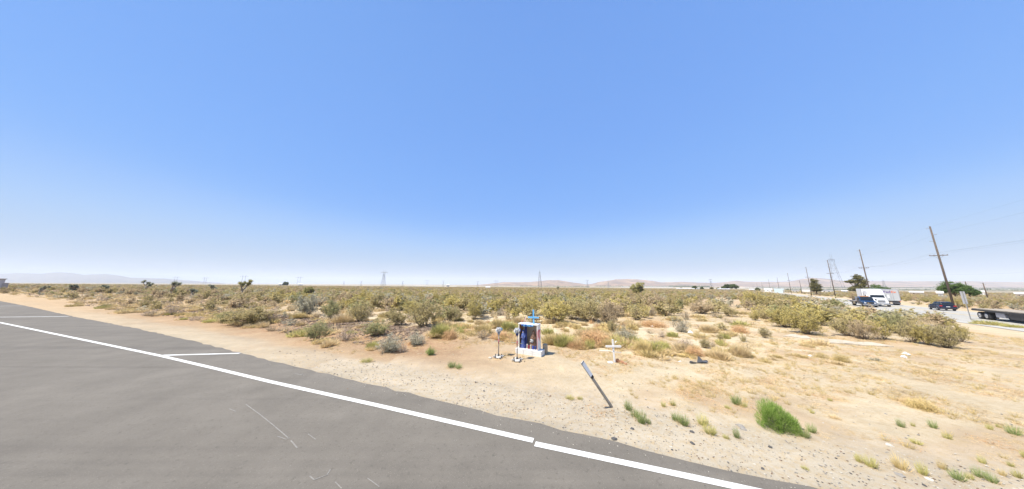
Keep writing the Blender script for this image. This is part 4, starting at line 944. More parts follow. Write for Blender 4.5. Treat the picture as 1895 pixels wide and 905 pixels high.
MB().box(-.046, .046, -.0272, -.0262, LP-.028, LP-.012).build("bolt", M_dark, e); MB().box(-.03, .03, -.024, -.018, LP-.42, LP-.365).build("bracket", M_black, e)

# ------------------------------------------------------------------ debris and litter
M_bp = mat("black_bumper_plastic", (.025, .025, .028), .35); M_gp = mat("grey_bumper_plastic", (.12, .125, .135), .4); M_yt = mat("yellow_plastic_strip", (.78, .55, .18), .6)
b, t = at(1282, 672); e = thing("bumper_debris", "broken black and grey car bumper pieces lying on the sand", "car debris", (b.x, b.y, b.z)); e.scale = (.8, .8, .8)
MB().loft([[(x-.02*math.sin(a*6.28), -.05+.06*math.cos(a*6.28)*k, .03+.05*k*(1+math.sin(a*6.28))*.5) for a in (0, .2, .4, .6, .8)] for x, k in ((-.16, .2), (-.10, 1.2), (-.02, 1), (.10, .5), (.22, .3), (.36, .5), (.50, .6), (.56, .1))], 0, True, False).build("black_strip", M_bp, e)
MB().add([(.20, .0, .04), (.28, .02, .26), (.33, .05, .24), (.44, .03, .10), (.60, .0, .12), (.62, -.02, .05), (.45, -.08, .03), (.20, .03, .03), (.28, .05, .24), (.33, .08, .22), (.44, .07, .09), (.60, .04, .10), (.62, .02, .04), (.45, .0, .02)], [(0, 1, 2, 3, 4, 5, 6), (13, 12, 11, 10, 9, 8, 7)]+[(i, i+7, (i+1) % 7+7, (i+1) % 7) for i in range(7)]).build("grey_flap", M_gp, e)
def ribbon(pix, wd, m_, name, lab, cat, lift=.03):
    pts = [at(*p)[0] for p in pix]; V = []; 
    for i, p in enumerate(pts):
        z = p.z+lift*(1+.6*math.sin(i*2.1)); V += [(p.x, p.y-wd/2, z), (p.x, p.y+wd/2, z+.02*math.cos(i*1.7)), (p.x, p.y+wd/2, z-.008), (p.x, p.y-wd/2, z-.012)]
    n = len(pts); F = [(4*i+k, 4*i+(k+1) % 4, 4*i+4+(k+1) % 4, 4*i+4+k) for i in range(n-1) for k in range(4)]; o = MB().add(V, F).build(name, m_); tag(o, lab, cat); return o
ribbon([(1243, 661), (1250, 658), (1256, 656), (1264, 657.5), (1273, 661), (1281, 666)], .06, M_yt, "yellow_strip", "crumpled yellow plastic strip curling left of the black bumper debris", "plastic strip")
ribbon([(1242, 643), (1246, 648), (1254, 654), (1262, 655), (1268, 660)], .03, LEAF['straw'], "dry_stalk", "long pale dry stalk leaning above the yellow plastic strip", "stalk", .10)
ribbon([(1234, 662), (1242, 666), (1252, 669), (1260, 669)], .04, M_white, "white_strip", "thin white strip on the ground left of the bumper debris", "plastic strip", .012)
def bag(px, py, wp, lab, m_=M_white):
    b, t = at(px, py); s_ = wp*t/FPX/1.3; rg = np.random.default_rng(int(px)); n = 9; rings = [[(s_*.5*math.cos(6.28*k/n)*r*rg.uniform(.7, 1.2), s_*.4*math.sin(6.28*k/n)*r*rg.uniform(.7, 1.2), s_*h*rg.uniform(.8, 1.1)) for k in range(n)] for r, h in ((.9, 0), (1.0, .12), (.7, .3), (.3, .42), (.05, .5))]
    o = MB().loft(rings, 0, True, False).build("white_litter", m_, None, (b.x, b.y, b.z)); tag(o, lab, "litter", "pale litter on the sand")
bag(1207, 606, 10, "white plastic bag on the sand right of the pale grey bush"); bag(1197, 655, 7, "small white paper scrap at the foot of the bright lime clump"); bag(1278, 618, 14, "white crumpled litter at the right foot of the grey green twiggy bush")
bag(1676, 656, 14, "white crumpled paper on the sand below the dense hedge, upper of two"); bag(1673, 662, 12, "white crumpled paper on the sand below the dense hedge, lower of two"); bag(1500, 660, 8, "tiny white scrap on the sand left of the small golden tumbleweed"); bag(907, 661, 9, "small grey white scrap left of the first flower topped pole", M_whites)
M_sheetm = mat("weathered_pale_board", (.55, .475, .36), .8, 0, .2, 5, (.42, .35, .26))
def fallen_sheet(pix, th_, lab):
    P4 = [at(*p)[0] for p in pix]; n = 14; V = []; rs_ = random.Random(len(lab))
    for i in range(n+1):
        u = i/n
        for vv in (0, 1):
            a_ = P4[0].lerp(P4[1], u); c_ = P4[3].lerp(P4[2], u); q = a_.lerp(c_, vv); V.append((q.x+rs_.uniform(-.03, .03), q.y+rs_.uniform(-.03, .03), G(q.x, q.y)+th_*(1+.4*math.sin(u*7))+.0))
    m2 = len(V); V += [(x, y, z-th_*1.6) for x, y, z in V]; F = []
    for i in range(n): a = 2*i; F += [(a, a+2, a+3, a+1), (m2+a, m2+a+1, m2+a+3, m2+a+2), (a, m2+a, m2+a+2, a+2), (a+1, a+3, m2+a+3, m2+a+1)]
    F += [(0, 1, m2+1, m2), (2*n, m2+2*n, m2+2*n+1, 2*n+1)]
    o = MB().add(V, F).build("fallen_board", M_sheetm); tag(o, lab, "board", "pale boards lying on the sand")
fallen_sheet([(1450, 624), (1502, 629), (1494, 624), (1462, 620.5)], .04, "shorter pale weathered board on the sand, behind the lone small creosote")
fallen_sheet([(1538, 637), (1652, 642), (1610, 634.5), (1533, 629.5)], .05, "longer pale weathered board on the sand in front of the dense hedge")
b, _ = at(1541, 621); o = link("dead_branch", rock_mesh(60, M_dark), None, (b.x, b.y, b.z)); o.scale = (.25, .14, .12); tag(o, "dark charred stump between the two pale boards", "stump")
# ------------------------------------------------------------------ joshua trees and other trees
M_jtrunk = mat("joshua_bark", (.30, .26, .21), .95, 0, .3, 6); M_bark = mat("tree_bark", (.17, .13, .10), .95, 0, .3, 5)
J_leaf = leaf_mat("joshua_spikes", (.34, .35, .24), (.52, .51, .36), .2, 0); J_yel = leaf_mat("joshua_spikes_yellow", (.38, .36, .14), (.58, .52, .26), .25, 0); J_dry = leaf_mat("joshua_dead_leaves", (.30, .25, .17), (.42, .36, .26), .1, 0)
def joshua(px, py, top, label, seed, spread=.45, dense=False, leafm=None, lean=0.0):
    b, t = at(px, py); Ht = (py-top)*t/FPX; rg = np.random.default_rng(seed); rs_ = random.Random(seed)
    e = thing("joshua_tree", label, "tree", (b.x, b.y, b.z-.1), 0, "joshua trees on the plain"); k = Ht
    tr = MB(); tips = []
    def grow(p, d, L, r, lv):
        q = p+d*L*.5+Vector((rs_.uniform(-.04, .04), rs_.uniform(-.04, .04), 0))*k; s_ = q+(d+Vector((0, 0, .25))).normalized()*L*.5
        tr.tube([p, q, s_], [r, r*.9, r*.8], 6)
        if lv == 0 or s_.z > .86*k: tips.append((s_, (s_-q).normalized())); return
        for _ in range(rs_.choice((2, 2, 3)) + (1 if dense else 0)):
            a = rs_.uniform(0, 6.28); o_ = rs_.uniform(.45, .95)*(spread/.45); nd = (d*.7+Vector((math.cos(a)*o_, math.sin(a)*o_, rs_.uniform(.25, .6)))).normalized()
            grow(s_, nd, L*rs_.uniform(.45, .95), r*.78, lv-1 if rs_.random() < .7 else max(0, lv-2))
    grow(Vector((0, 0, 0)), Vector((lean, 0, 1)).normalized(), k*.34, .05*k, 3)
    if dense:
        for _ in range(34):
            u = Vector(rg.normal(size=3)).normalized(); q = Vector((u.x*spread*.52, u.y*spread*.52, .66+u.z*.27))*k*1.0; q = Vector((q.x, q.y, min(q.z, .93*k))); tips.append((q*rs_.uniform(.86, 1.0), (u+Vector((0, 0, .4))).normalized()))
            tr.tube([(0, 0, k*.4), tuple(q*.7), tuple(q*.95)], [.02*k, .018*k, .015*k], 5)
    tr.build("trunk", M_jtrunk, e); T = []; D = []
    for p, d in tips:
        n = 130; u = rg.normal(size=(n, 3)); u /= np.linalg.norm(u, axis=1)[:, None]; u += np.array(d)*.55; u /= np.linalg.norm(u, axis=1)[:, None]; B = np.tile(np.array(p), (n, 1))+u*.015*k
        T.append(blade_tris(B, B+u*rg.uniform(.08, .15, n)[:, None]*k, .010*k, rg))
        m_ = 50; B2 = np.array(p)-np.outer(rg.uniform(0, .12, m_)*k, np.array(d)); u2 = rg.normal(size=(m_, 3)); u2[:, 2] = -abs(u2[:, 2]); u2 /= np.linalg.norm(u2, axis=1)[:, None]; D.append(blade_tris(B2, B2+u2*.06*k, .007*k, rg))
    link("crown", mesh_tris("joshua_crown", T+D, [leafm or J_leaf]*len(T)+[J_dry]*len(D)), e); return e
joshua(313, 550, 513.5, "tallest joshua tree, leftmost against the sky beside the hazy mountains", 3, .42, False, None, .12)
joshua(446, 549, 514.5, "bushy joshua tree, second of the tall ones on the left", 9, .36, False, J_yel)
joshua(267, 541, 519, "small joshua tree just left of the tallest one", 5, .5)
joshua(355, 553, 532, "short joshua tree between the two tall left ones", 12, .4)
joshua(392, 545, 524, "faint joshua tree just left of the bushy one", 15, .35)
joshua(70, 545, 526, "low joshua tree at the far left behind the roadside sand", 19, .6)
joshua(135, 540, 527, "squat joshua tree near the left mountains' highest point", 22, .6, True)
joshua(190, 541, 526, "squat joshua tree left of the small one", 25, .6, True)
joshua(570, 552, 528, "yellowish joshua tree above the tall grey green bush", 31, .5, True, J_yel)
joshua(1180, 549, 522.5, "round dense yellow green joshua tree standing out above the scrub", 41, .75, True, J_yel, -.05)
joshua(1033, 540, 528, "tiny distant joshua tree behind the shrine's right side", 44, .4)

M_leafs = {'dk': leaf_mat("tree_leaf_dark", (.07, .10, .04), (.15, .18, .075), .3, 0), 'ol': leaf_mat("tree_leaf_olive", (.15, .145, .065), (.28, .25, .12), .3, 0), 'mq': leaf_mat("tree_leaf_mesquite", (.09, .15, .05), (.18, .26, .09), .35, 0)}
def broad_tree(name, label, px, Y, h, lobes, lm, seed, nleaf=2600, leaf=.16, group=None, base=None, trunk_h=.25):
    b = base or far(px, Y); rg = np.random.default_rng(seed); e = thing(name, label, "tree", (b.x, b.y, b.z-.2), 0, group); k = h
    ang_ = math.atan2(b.x, b.y); Rm = Matrix.Rotation(-ang_, 3, 'Z'); tr = MB(); tr.tube([(0, 0, 0), (.01*k, 0, trunk_h*k*.6), (0, 0, trunk_h*k)], [.035*k, .028*k, .024*k], 8); C = []
    for (cx, cy, cz, rx, ry, rz) in lobes:
        c = Rm @ Vector((cx, cy, cz)); tr.tube([(0, 0, trunk_h*k*.8), tuple((c*.5+Vector((0, 0, trunk_h*.4)))*k), tuple(c*k)], [.018*k, .012*k, .005*k], 5)
        ncl = 26; d = rg.normal(size=(ncl, 3)); d /= np.linalg.norm(d, axis=1)[:, None]; cl = d*rg.uniform(.35, 1.0, ncl)[:, None]
        for q in cl:
            o_ = Rm @ Vector((q[0]*rx, q[1]*ry, q[2]*rz)); cc = (np.array(c)+np.array(o_))*k; s_ = .22*min(rx, rz)*k*rg.uniform(.7, 1.5); m_ = max(6, nleaf//(len(lobes)*ncl)); C.append(cc+rg.normal(0, s_, (m_, 3))*np.array((1, 1, .7)))
    tr.build("trunk", M_bark, e); C = np.concatenate(C); link("crown", mesh_tris("crown", [rtri(C, leaf, rg, aspect=.8)], [M_leafs[lm]]), e); return e
def top_h(px, Y, pyt):    # height in metres of a thing at depth Y whose top shows at row pyt
    r = ray(px, pyt); return CH+r.z*Y/r.y-far(px, Y).z+.2
def hpx(px, Y, npx): return top_h(px, Y, npx)
broad_tree("pine_tree", "tall rounded olive tree behind the pale sheds, between two leaning poles", 1508, 150, hpx(1508, 150, 514.5), [(0, 0, .76, .15, .15, .22), (-.05, 0, .56, .15, .15, .18), (.08, 0, .52, .17, .15, .16), (.07, 0, .34, .15, .15, .12), (-.06, 0, .34, .10, .12, .12)], 'ol', 2, 7000, .42, None, None, .3)
broad_tree("windswept_tree", "windswept olive brown tree behind the white truck with a limb reaching left", 1588, 118, hpx(1588, 118, 507), [(.03, 0, .84, .12, .13, .15), (.10, 0, .64, .15, .15, .2), (-.08, 0, .66, .16, .12, .09), (-.24, 0, .66, .10, .08, .045), (.05, 0, .42, .18, .16, .16), (-.08, 0, .34, .13, .13, .12)], 'ol', 3, 8000, .40, None, None, .3)
broad_tree("green_shrub_tree", "low green tree behind the white truck, right of the windswept one", 1617, 120, hpx(1617, 120, 524), [(0, 0, .62, .4, .35, .3), (.4, 0, .5, .3, .3, .25), (-.35, 0, .42, .25, .25, .25)], 'mq', 4, 5200, .36, None, None, .2)
broad_tree("mesquite_tree", "wide green tree with a flattened crown behind the leaning pole at right", 1762, 100, hpx(1762, 100, 520), [(-.08, 0, .70, .24, .28, .25), (-.26, 0, .58, .20, .26, .25), (.16, 0, .66, .22, .28, .24), (.38, 0, .50, .22, .24, .22), (0, 0, .44, .36, .28, .2), (.52, 0, .38, .16, .2, .16)], 'mq', 5, 12000, .34, None, None, .2)
broad_tree("round_tree", "dense dark round tree on the scrub horizon left of the pole row", 1350, 330, hpx(1350, 330, 524.5), [(-.15, 0, .6, .5, .4, .3), (.5, 0, .55, .5, .4, .3), (-.6, 0, .42, .4, .3, .25)], 'dk', 6, 4200, 1.0, None, None, .2)
for px, Y, n, lm, lab in ((1285, 420, 528, 'dk', "left of two dark trees beside the long white shed"), (1297.5, 420, 530.5, 'dk', "right of two dark trees beside the long white shed"), (1316, 460, 531, 'ol', "low distant olive trees right of the two dark ones"), (1328, 460, 532, 'ol', "lowest distant olive tree left of the dense round tree"),
                          (528, 600, 520.5, 'dk', "lone dark tree on the left horizon beside a white shed"), (1260, 600, 532, 'ol', "faint distant tree left of the long white shed"), (1575, 330, 530, 'dk', "dark distant tree under the big lattice tower"), (1400, 420, 532, 'dk', "small dark distant tree behind the pole row")):
    broad_tree("distant_tree", lab, px, Y, hpx(px, Y, n), [(0, 0, .62, .34, .34, .3), (-.2, 0, .45, .3, .3, .25), (.22, 0, .42, .3, .3, .22)], lm, int(px), 1500, Y*.0035, "distant trees on the plain", None, .25)
def treeline(pix0, pix1, Y, hgt, n, label):
    rg = np.random.default_rng(int(pix0)); C = []
    for _ in range(n):
        p = far(rg.uniform(pix0, pix1), Y*rg.uniform(.93, 1.1)); s_ = hgt*rg.uniform(.5, 1.1); C.append(np.array(p)+rg.normal(0, 1, (14, 3))*np.array((s_*.7, s_*.7, s_*.28))+np.array((0, 0, s_*.45)))
    C = np.concatenate(C); o = link("distant_treeline", mesh_tris("distant_treeline", [rtri(C, hgt*.7, rg, aspect=.9)], [M_leafs['dk']])); tag(o, label, "tree line", None, "stuff")
treeline(1238, 1312, 3300, 14, 420, "bluish line of far trees below the pink hills, left of the pole row")
treeline(1100, 1235, 3600, 9, 300, "thin far tree line at the foot of the nearest pink hills")
treeline(960, 1090, 3000, 6, 220, "thin far tree line behind the double lattice tower")
treeline(1400, 1900, 2500, 8, 700, "long band of far trees across the valley on the right")
treeline(1450, 1895, 1300, 5, 300, "scattered low trees across the middle valley on the right")
M_lake = mat("pale_dry_field", (.52, .48, .40), .9, 0, .1, .01)
def field_strip(px0, px1, Y0, Y1, label):
    A = [far(px0, Y0), far(px1, Y0), far(px1, Y1), far(px0, Y1)]; V = []; n = 24
    for i in range(n+1):
        for a_, c_ in ((A[0], A[1]), (A[3], A[2])): q = a_.lerp(c_, i/n); V.append((q.x, q.y, H(q.x, q.y)+2.2))
    V += [(x, y, z-3) for x, y, z in V]; m2 = 2*(n+1); F = [(2*i, 2*i+2, 2*i+3, 2*i+1) for i in range(n)]+[(2*i, m2+2*i, m2+2*i+2, 2*i+2) for i in range(n)]+[(2*i+1, 2*i+3, m2+2*i+3, m2+2*i+1) for i in range(n)]
    o = MB().add(V, F).build("field", M_lake); struct(o, label)
field_strip(1150, 1245, 2100, 2900, "pale dry lake bed below the pink hills"); field_strip(750, 845, 1700, 2100, "thin pale field strip on the centre horizon"); field_strip(1330, 1500, 2000, 2350, "pale field strip behind the pole row"); field_strip(1640, 1895, 1500, 1750, "pale field strip across the right valley")

# ------------------------------------------------------------------ utility poles and wires
M_pole = mat("creosoted_pole_wood", (.15, .115, .09), .9, 0, .25, 3); M_ins = mat("grey_insulator", (.30, .30, .30), .4); M_wire = mat("wire_metal", (.16, .16, .17), .5, .4)
PP = 32.6; HPOLE = 18.3
tops = []; px_poles = [(None, -45), (1767, None), (1614, None), (1546.5, None), (1502, None), (1464.5, None), (1443, None), (1426, None), (1412, None), (1402.5, None), (1395, None), (1388.5, None), (1383.5, None), (1380, None)]
words = ["nearest and tallest wooden pole, leaning over the dark car", "second wooden pole, rising behind the white truck", "third wooden pole, left of the big lattice tower", "fourth wooden pole, touching the tall rounded olive tree", "fifth wooden pole of the receding row, right of the pale blue shed", "sixth wooden pole, rising behind the pale blue shed", "seventh wooden pole of the receding row", "eighth wooden pole of the receding row", "ninth wooden pole of the receding row", "tenth wooden pole of the receding row", "eleventh wooden pole of the receding row", "twelfth wooden pole of the receding row", "farthest wooden pole of the receding row"]
s_last = None
def make_pole(loc, hgt, label, cross=True, name="utility_pole", group="wooden poles in a receding row"):
    e = thing(name, label, "utility pole", (loc.x, loc.y, loc.z-.2), math.atan2(HD[1], HD[0]), group)
    MB().tube([(0, 0, 0), (0, 0, hgt*.5), (0, 0, hgt)], [.165, .14, .11], 10).build("shaft", M_pole, e)
    if cross:
        z = hgt*.64; MB().box(-.07, .07, -1.05, 1.05, z-.07, z+.07).build("crossarm", M_pole, e)
        for y in (-1.0, -.5, .5, 1.0): MB().lathe([(0, z+.07), (.03, z+.07), (.06, z+.16), (.05, z+.22), (.02, z+.26)], 8, 0, (0, y, 0)).build("insulator", M_ins, e)
        for s_ in (-1, 1): MB().tube([(.10, 0, z-.75), (.10, s_*.6, z-.08)], .018, 5).build("brace", M_ins, e)
    for i, (zz, s_) in enumerate(((.97, 1), (.89, -1), (.81, 1))): MB().tube([(0, s_*.1, hgt*zz), (0, s_*.55, hgt*zz+.12)], [.03, .05], 6).build("post_insulator", M_ins, e)
    return e
pole_pts = []
for i, (px, s_) in enumerate(px_poles):
    loc = lane(px, PP) if px else Vector((*hxy(PP, s_), 0)); loc.z = G(loc.x, loc.y); pole_pts.append(loc)
    if px is None: make_pole(loc, HPOLE, "wooden pole carrying the wires onward, out beyond the right margin", True); continue
    make_pole(loc, HPOLE*(.94 if i in (6, 8) else 1.0), words[i-1], i < 9)
nx, ny = -HD[1], HD[0]
def wire(P0, P1, sag, mb, r):
    n = 10; pts = [P0.lerp(P1, i/n)-Vector((0, 0, sag*4*(i/n)*(1-i/n))) for i in range(n+1)]; mb.tube(pts, r, 3, 0, False)
for y_, z_, lab in ((-1.0, .655, "lower wire on the near end of the crossarms"), (1.0, .655, "lower wire on the far end of the crossarms"), (.5, .655, "lower wire on the inner far insulators"), (.55, .975, "topmost wire along the row of poles"), (-.55, .895, "upper wire on the near side of the poles")):
    mb = MB()
    for a, b in zip(pole_pts[:9], pole_pts[1:10]):
        o_ = Vector((nx*y_, ny*y_, HPOLE*z_)); wire(a+o_, b+o_, .9, mb, .006)
    o = mb.build("overhead_wire", M_wire); tag(o, lab, "wire", "wires strung along the wooden poles")
for px, Y, hgt, lab, cr in ((1788, 100, 521, "small distant pole just right of the wide green tree", False), (1820, 92, 523.5, "small distant pole with a crossarm right of the wide green tree", True), (1481, 190, 519, "short distant pole between the fourth and fifth wooden poles", False)):
    make_pole(far(px, Y), top_h(px, Y, hgt), lab, cr, "utility_pole", "small stray poles on the right")

# ------------------------------------------------------------------ lattice towers
M_lat = mat("grey_lattice_steel", (.30, .31, .33), .5, .4, .1, 1)
def tower(px, Y, npx, label, kind=0, rot=0.0, wt=.26):
    b = far(px, Y); hgt = top_h(px, Y, npx)+.3; e = thing("lattice_tower", label, "pylon", (b.x, b.y, b.z-.5), rot, "steel lattice towers on the plain"); k = hgt
    def leg(fx, fy, zt, wx, wy, xt=0): return [(fx*wx, fy*wy, 0), (xt+fx*wx*.33, fy*wy*.33, k*zt)]
    if kind == 0:        # broad four-legged tower with a narrow window and a crossarm
        wx = .105*k; mb = MB()
        for fx, fy in ((-1, -1), (1, -1), (1, 1), (-1, 1)):
            m_ = MB(); m_.tube([(fx*wx, fy*wx, 0), (fx*wx*.52, fy*wx*.52, k*.5), (fx*wx*.34, fy*wx*.34, k*.72), (fx*wx*.5, fy*wx*.2, k*.84)], wt, 4); m_.build("leg", M_lat, e)
        zs = [0, .14, .27, .39, .5, .61, .72]; ws = [1-.96*z for z in zs]; br = MB()
        for j in range(len(zs)-1):
            a = wx*ws[j]; c_ = wx*ws[j+1]
            for p, q in (((-1, -1), (1, -1)), ((1, -1), (1, 1)), ((1, 1), (-1, 1)), ((-1, 1), (-1, -1))):
                br.tube([(p[0]*a, p[1]*a, zs[j]*k), (q[0]*c_, q[1]*c_, zs[j+1]*k)], wt*.5, 3); br.tube([(q[0]*a, q[1]*a, zs[j]*k), (p[0]*c_, p[1]*c_, zs[j+1]*k)], wt*.5, 3)
                br.tube([(p[0]*c_, p[1]*c_, zs[j+1]*k), (q[0]*c_, q[1]*c_, zs[j+1]*k)], wt*.5, 3)
        br.build("bracing", M_lat, e)
        ca = MB(); L = .20*k
        for s_ in (-1, 1):
            for yy in (-.03*k, .03*k): ca.tube([(0, yy, k*.86), (s_*L, 0, k*.85)], wt*.7, 4); ca.tube([(0, yy, k*.82), (s_*L, 0, k*.85)], wt*.7, 4)
            for j in range(4): ca.tube([(s_*L*j/4, -.02*k, k*.86), (s_*L*(j+1)/4, .0, k*.83)], wt*.45, 3)
        ca.build("crossarm", M_lat, e)
        for s_ in (-1, 1): MB().tube([(s_*wx*.5, 0, k*.84), (s_*wx*.62, 0, k*1.0)], [wt, wt*.5], 4).build("peak", M_lat, e)
        for s_ in (-1, 0, 1): MB().tube([(s_*L*.95, 0, k*.85), (s_*L*.95, 0, k*.78)], wt*.9, 4).build("insulator", M_lat, e)
    else:                # pair of slim masts joined by a beam
        for s_ in (-1, 1):
            MB().tube([(s_*.13*k, 0, 0), (s_*.11*k, 0, k*.86), (s_*.17*k, 0, k)], [wt*2.0, wt*2.6, wt*.9], 4).build("mast", M_lat, e); MB().tube([(s_*.11*k, 0, k*.86), (s_*.06*k, 0, k)], wt*.8, 3).build("peak", M_lat, e)
        MB().tube([(-.34*k, 0, k*.86), (.34*k, 0, k*.86)], wt*1.8, 4).build("crossarm", M_lat, e)
        x_ = MB(); x_.tube([(-.13*k, 0, k*.3), (.12*k, 0, k*.55)], wt*.8, 3); x_.tube([(.13*k, 0, k*.3), (-.12*k, 0, k*.55)], wt*.8, 3); x_.build("bracing", M_lat, e)
        for s_ in (-1, 0, 1): MB().tube([(s_*.31*k, 0, k*.86), (s_*.31*k, 0, k*.79)], wt*.9, 4).build("insulator", M_lat, e)
    return b, k
T1 = tower(1549, 330, 469.5, "largest lattice tower, wide legged, behind the third wooden pole", 0, .4, .11)
T2 = tower(709, 720, 499, "lattice tower with a wide crossarm on the left centre horizon", 0, 0, .26)
T3 = tower(999, 680, 499, "narrow lattice tower above the blue cross", 0, 1.3, .28)
for px, Y, n, lab, kd in ((552, 1400, 511, "twin mast pylon on the left horizon right of the lone dark tree", 1), (449, 1300, 509, "twin mast pylon behind the bushy joshua tree", 1), (378, 1500, 512.5, "twin mast pylon between the left joshua trees", 1), (323, 1500, 511, "twin mast pylon right behind the tallest joshua tree", 1),
                          (668, 1900, 519, "small faint pylon left of the wide armed lattice tower", 0), (745, 1900, 519.5, "small faint pylon right of the wide armed lattice tower", 0), (790, 1700, 517.5, "faint arched pylon in the middle of the left centre horizon", 1), (820, 1700, 518, "faint slim pylon on the centre horizon", 0),
                          (884, 1500, 519, "left of two close faint pylons before the first grey hill", 0), (918, 1500, 518, "right of two close faint pylons before the first grey hill", 1), (1087, 1500, 516, "small dark pylon in the gap between the pink hills", 0), (1316, 1200, 514, "faint pylon above the two dark trees by the white shed", 0), (1636, 1100, 517, "faint pylon above the delivery trailer", 0), (636, 2000, 520, "tiny faint pylon left of the small faint one", 0), (1126, 1700, 519, "faint pylon before the left flank of the biggest pink hill", 0)):
    tower(px, Y, n, lab, kd, .2, .30 if kd == 0 else .24)
mb = MB(); p0, k0 = T1; q0 = p0+Vector((0, 0, k0*.60))
for dz in (.0,):
    far_end = far(1960, 150)+Vector((0, 0, 16.5)); wire(q0+Vector((0, 0, k0*.18)), far_end, 9, mb, .02)
o = mb.build("overhead_wire", M_wire); tag(o, "long sagging wire from the largest lattice tower to the right margin", "wire")

# ------------------------------------------------------------------ distant buildings
M_shed = mat("white_metal_siding", (.72, .71, .68), .6, 0, .06, 2); M_shed2 = mat("pale_blue_siding", (.55, .66, .68), .6, 0, .08, 2); M_shedt = mat("tan_wall", (.50, .42, .32), .8, 0, .1, 2); M_roof = mat("grey_roof", (.36, .34, .32), .7, 0, .15, 2); M_roofw = mat("white_roof", (.74, .73, .70), .6); M_dkw = mat("dark_window", (.05, .06, .07), .2); M_gstone = mat("grey_wall", (.46, .46, .47), .8)
def building(px, Y, wp, hp_, wall_m, roof_m, label, windows=2, flat=False):
    b = far(px, Y); r = b.x/b.y; W = wp*Y/FPX/math.sqrt(1+r*r); Hh = max(2.4, top_h(px, Y, hp_)); rz = -math.atan2(b.x, b.y)
    e = thing("building", label, "building", (b.x, b.y, b.z-.3), rz, "pale buildings on the plain"); D = W*.6; wh = Hh*(.95 if flat else .72)+.3
    MB().box(-W/2, W/2, -D/2, D/2, 0, wh).build("wall", wall_m, e)
    if flat: MB().box(-W/2-.2, W/2+.2, -D/2-.2, D/2+.2, wh+.003, wh+.22).build("roof", roof_m, e)
    else:
        pr = [(-D/2-.4, wh+.003), (0, wh+Hh*.3), (D/2+.4, wh+.003)]; m_ = MB(); V = [(x, y, z) for x in (-W/2-.3, W/2+.3) for y, z in pr]; m_.add(V, [(0, 2, 1), (3, 4, 5), (0, 1, 4, 3), (1, 2, 5, 4), (2, 0, 3, 5)]); m_.build("roof", roof_m, e)
    for i in range(windows):
        x = -W/2+W*(i+.7)/(windows+.6); MB().box(x-W*.05, x+W*.05, -D/2-.06, -D/2-.003, wh*.42, wh*.72).build("window", M_dkw, e)
    MB().box(W*.36, W*.36+max(.9, W*.05), -D/2-.05, -D/2-.003, .2, wh*.7).build("door", M_roof, e)
for a in ((1272, 400, 24, 533.6, M_shed, M_roofw, "long low white shed left of the two dark trees", 3), (1255, 420, 8, 535.4, M_shed, M_roofw, "tiny white shed left of the long low one", 1), (1291, 405, 7, 533.4, M_shed2, M_roof, "small grey blue house between the two dark trees", 1), (1338, 310, 22, 534.6, M_shedt, M_roofw, "low tan building left of the dense round tree", 2),
          (1440, 250, 18, 533.8, M_shed2, M_roofw, "pale blue shed at the foot of the sixth pole", 0, True), (1491, 220, 20, 535.5, M_shed, M_roofw, "bright white box building left of the tall rounded olive tree", 0, True), (1470, 260, 14, 536.5, M_shed, M_roof, "low white house left of the bright white box building", 2), (1528, 260, 22, 536.6, M_shed, M_roof, "low white house between the third pole and the tall olive tree", 2),
          (1560, 260, 10, 537.5, M_shed, M_roofw, "white trailer home under the largest lattice tower", 1), (1735, 100, 9, 540, M_shed, M_roofw, "small white hut left of the wide green tree", 1), (1885, 125, 24, 542, M_shed, M_roofw, "low white building at the right margin beyond the scrub", 2), (1692, 160, 24, 540, M_shedt, M_roofw, "low tan building right of the delivery trailer", 2), (1812, 150, 12, 538.5, M_shed, M_roofw, "tiny pale house right of the wide green tree", 1),
          (903, 240, 8, 532, M_shed, M_roofw, "lone white trailer on the centre scrub horizon", 1), (520, 640, 9, 524.5, M_shed, M_roofw, "white shed left of the lone dark tree on the left horizon", 1), (556, 640, 8, 525, M_shed, M_roofw, "white shed under the twin mast pylon on the left", 1), (829, 900, 5, 526, M_shed, M_roofw, "tiny white building on the centre horizon", 1), (1420, 330, 14, 534.5, M_shed, M_roofw, "thin white building behind the eighth pole", 1), (1390, 330, 9, 535, M_shedt, M_roofw, "thin tan building behind the twelfth pole", 1)):
    building(*a)
building(-6, 75, 26, 517, M_gstone, M_roof, "grey building cut by the left margin below the mountains", 1, True)

# ------------------------------------------------------------------ roadside sign
b = lane(1797, 17.0); b, t = at(1797, 592); sg = thing("road_sign", "grey backed roadside sign on a slim post at the highway edge", "sign", (b.x, b.y, b.z-.1), math.atan2(HD[1], HD[0])+.25)
hs_ = 53*t/FPX; MB().box(-.03, .03, -.03, .03, 0, hs_).build("post", M_galv, sg); MB().box(.032, .042, -.19, .19, hs_*.57, hs_).build("sign_panel", mat("grey_sign_back", (.50, .50, .51), .5, .3, .08, 4), sg)
for z in (.62, .88): MB().box(-.034, -.0305, -.02, .02, hs_*z, hs_*z+.04).build("bolt", M_dark, sg)

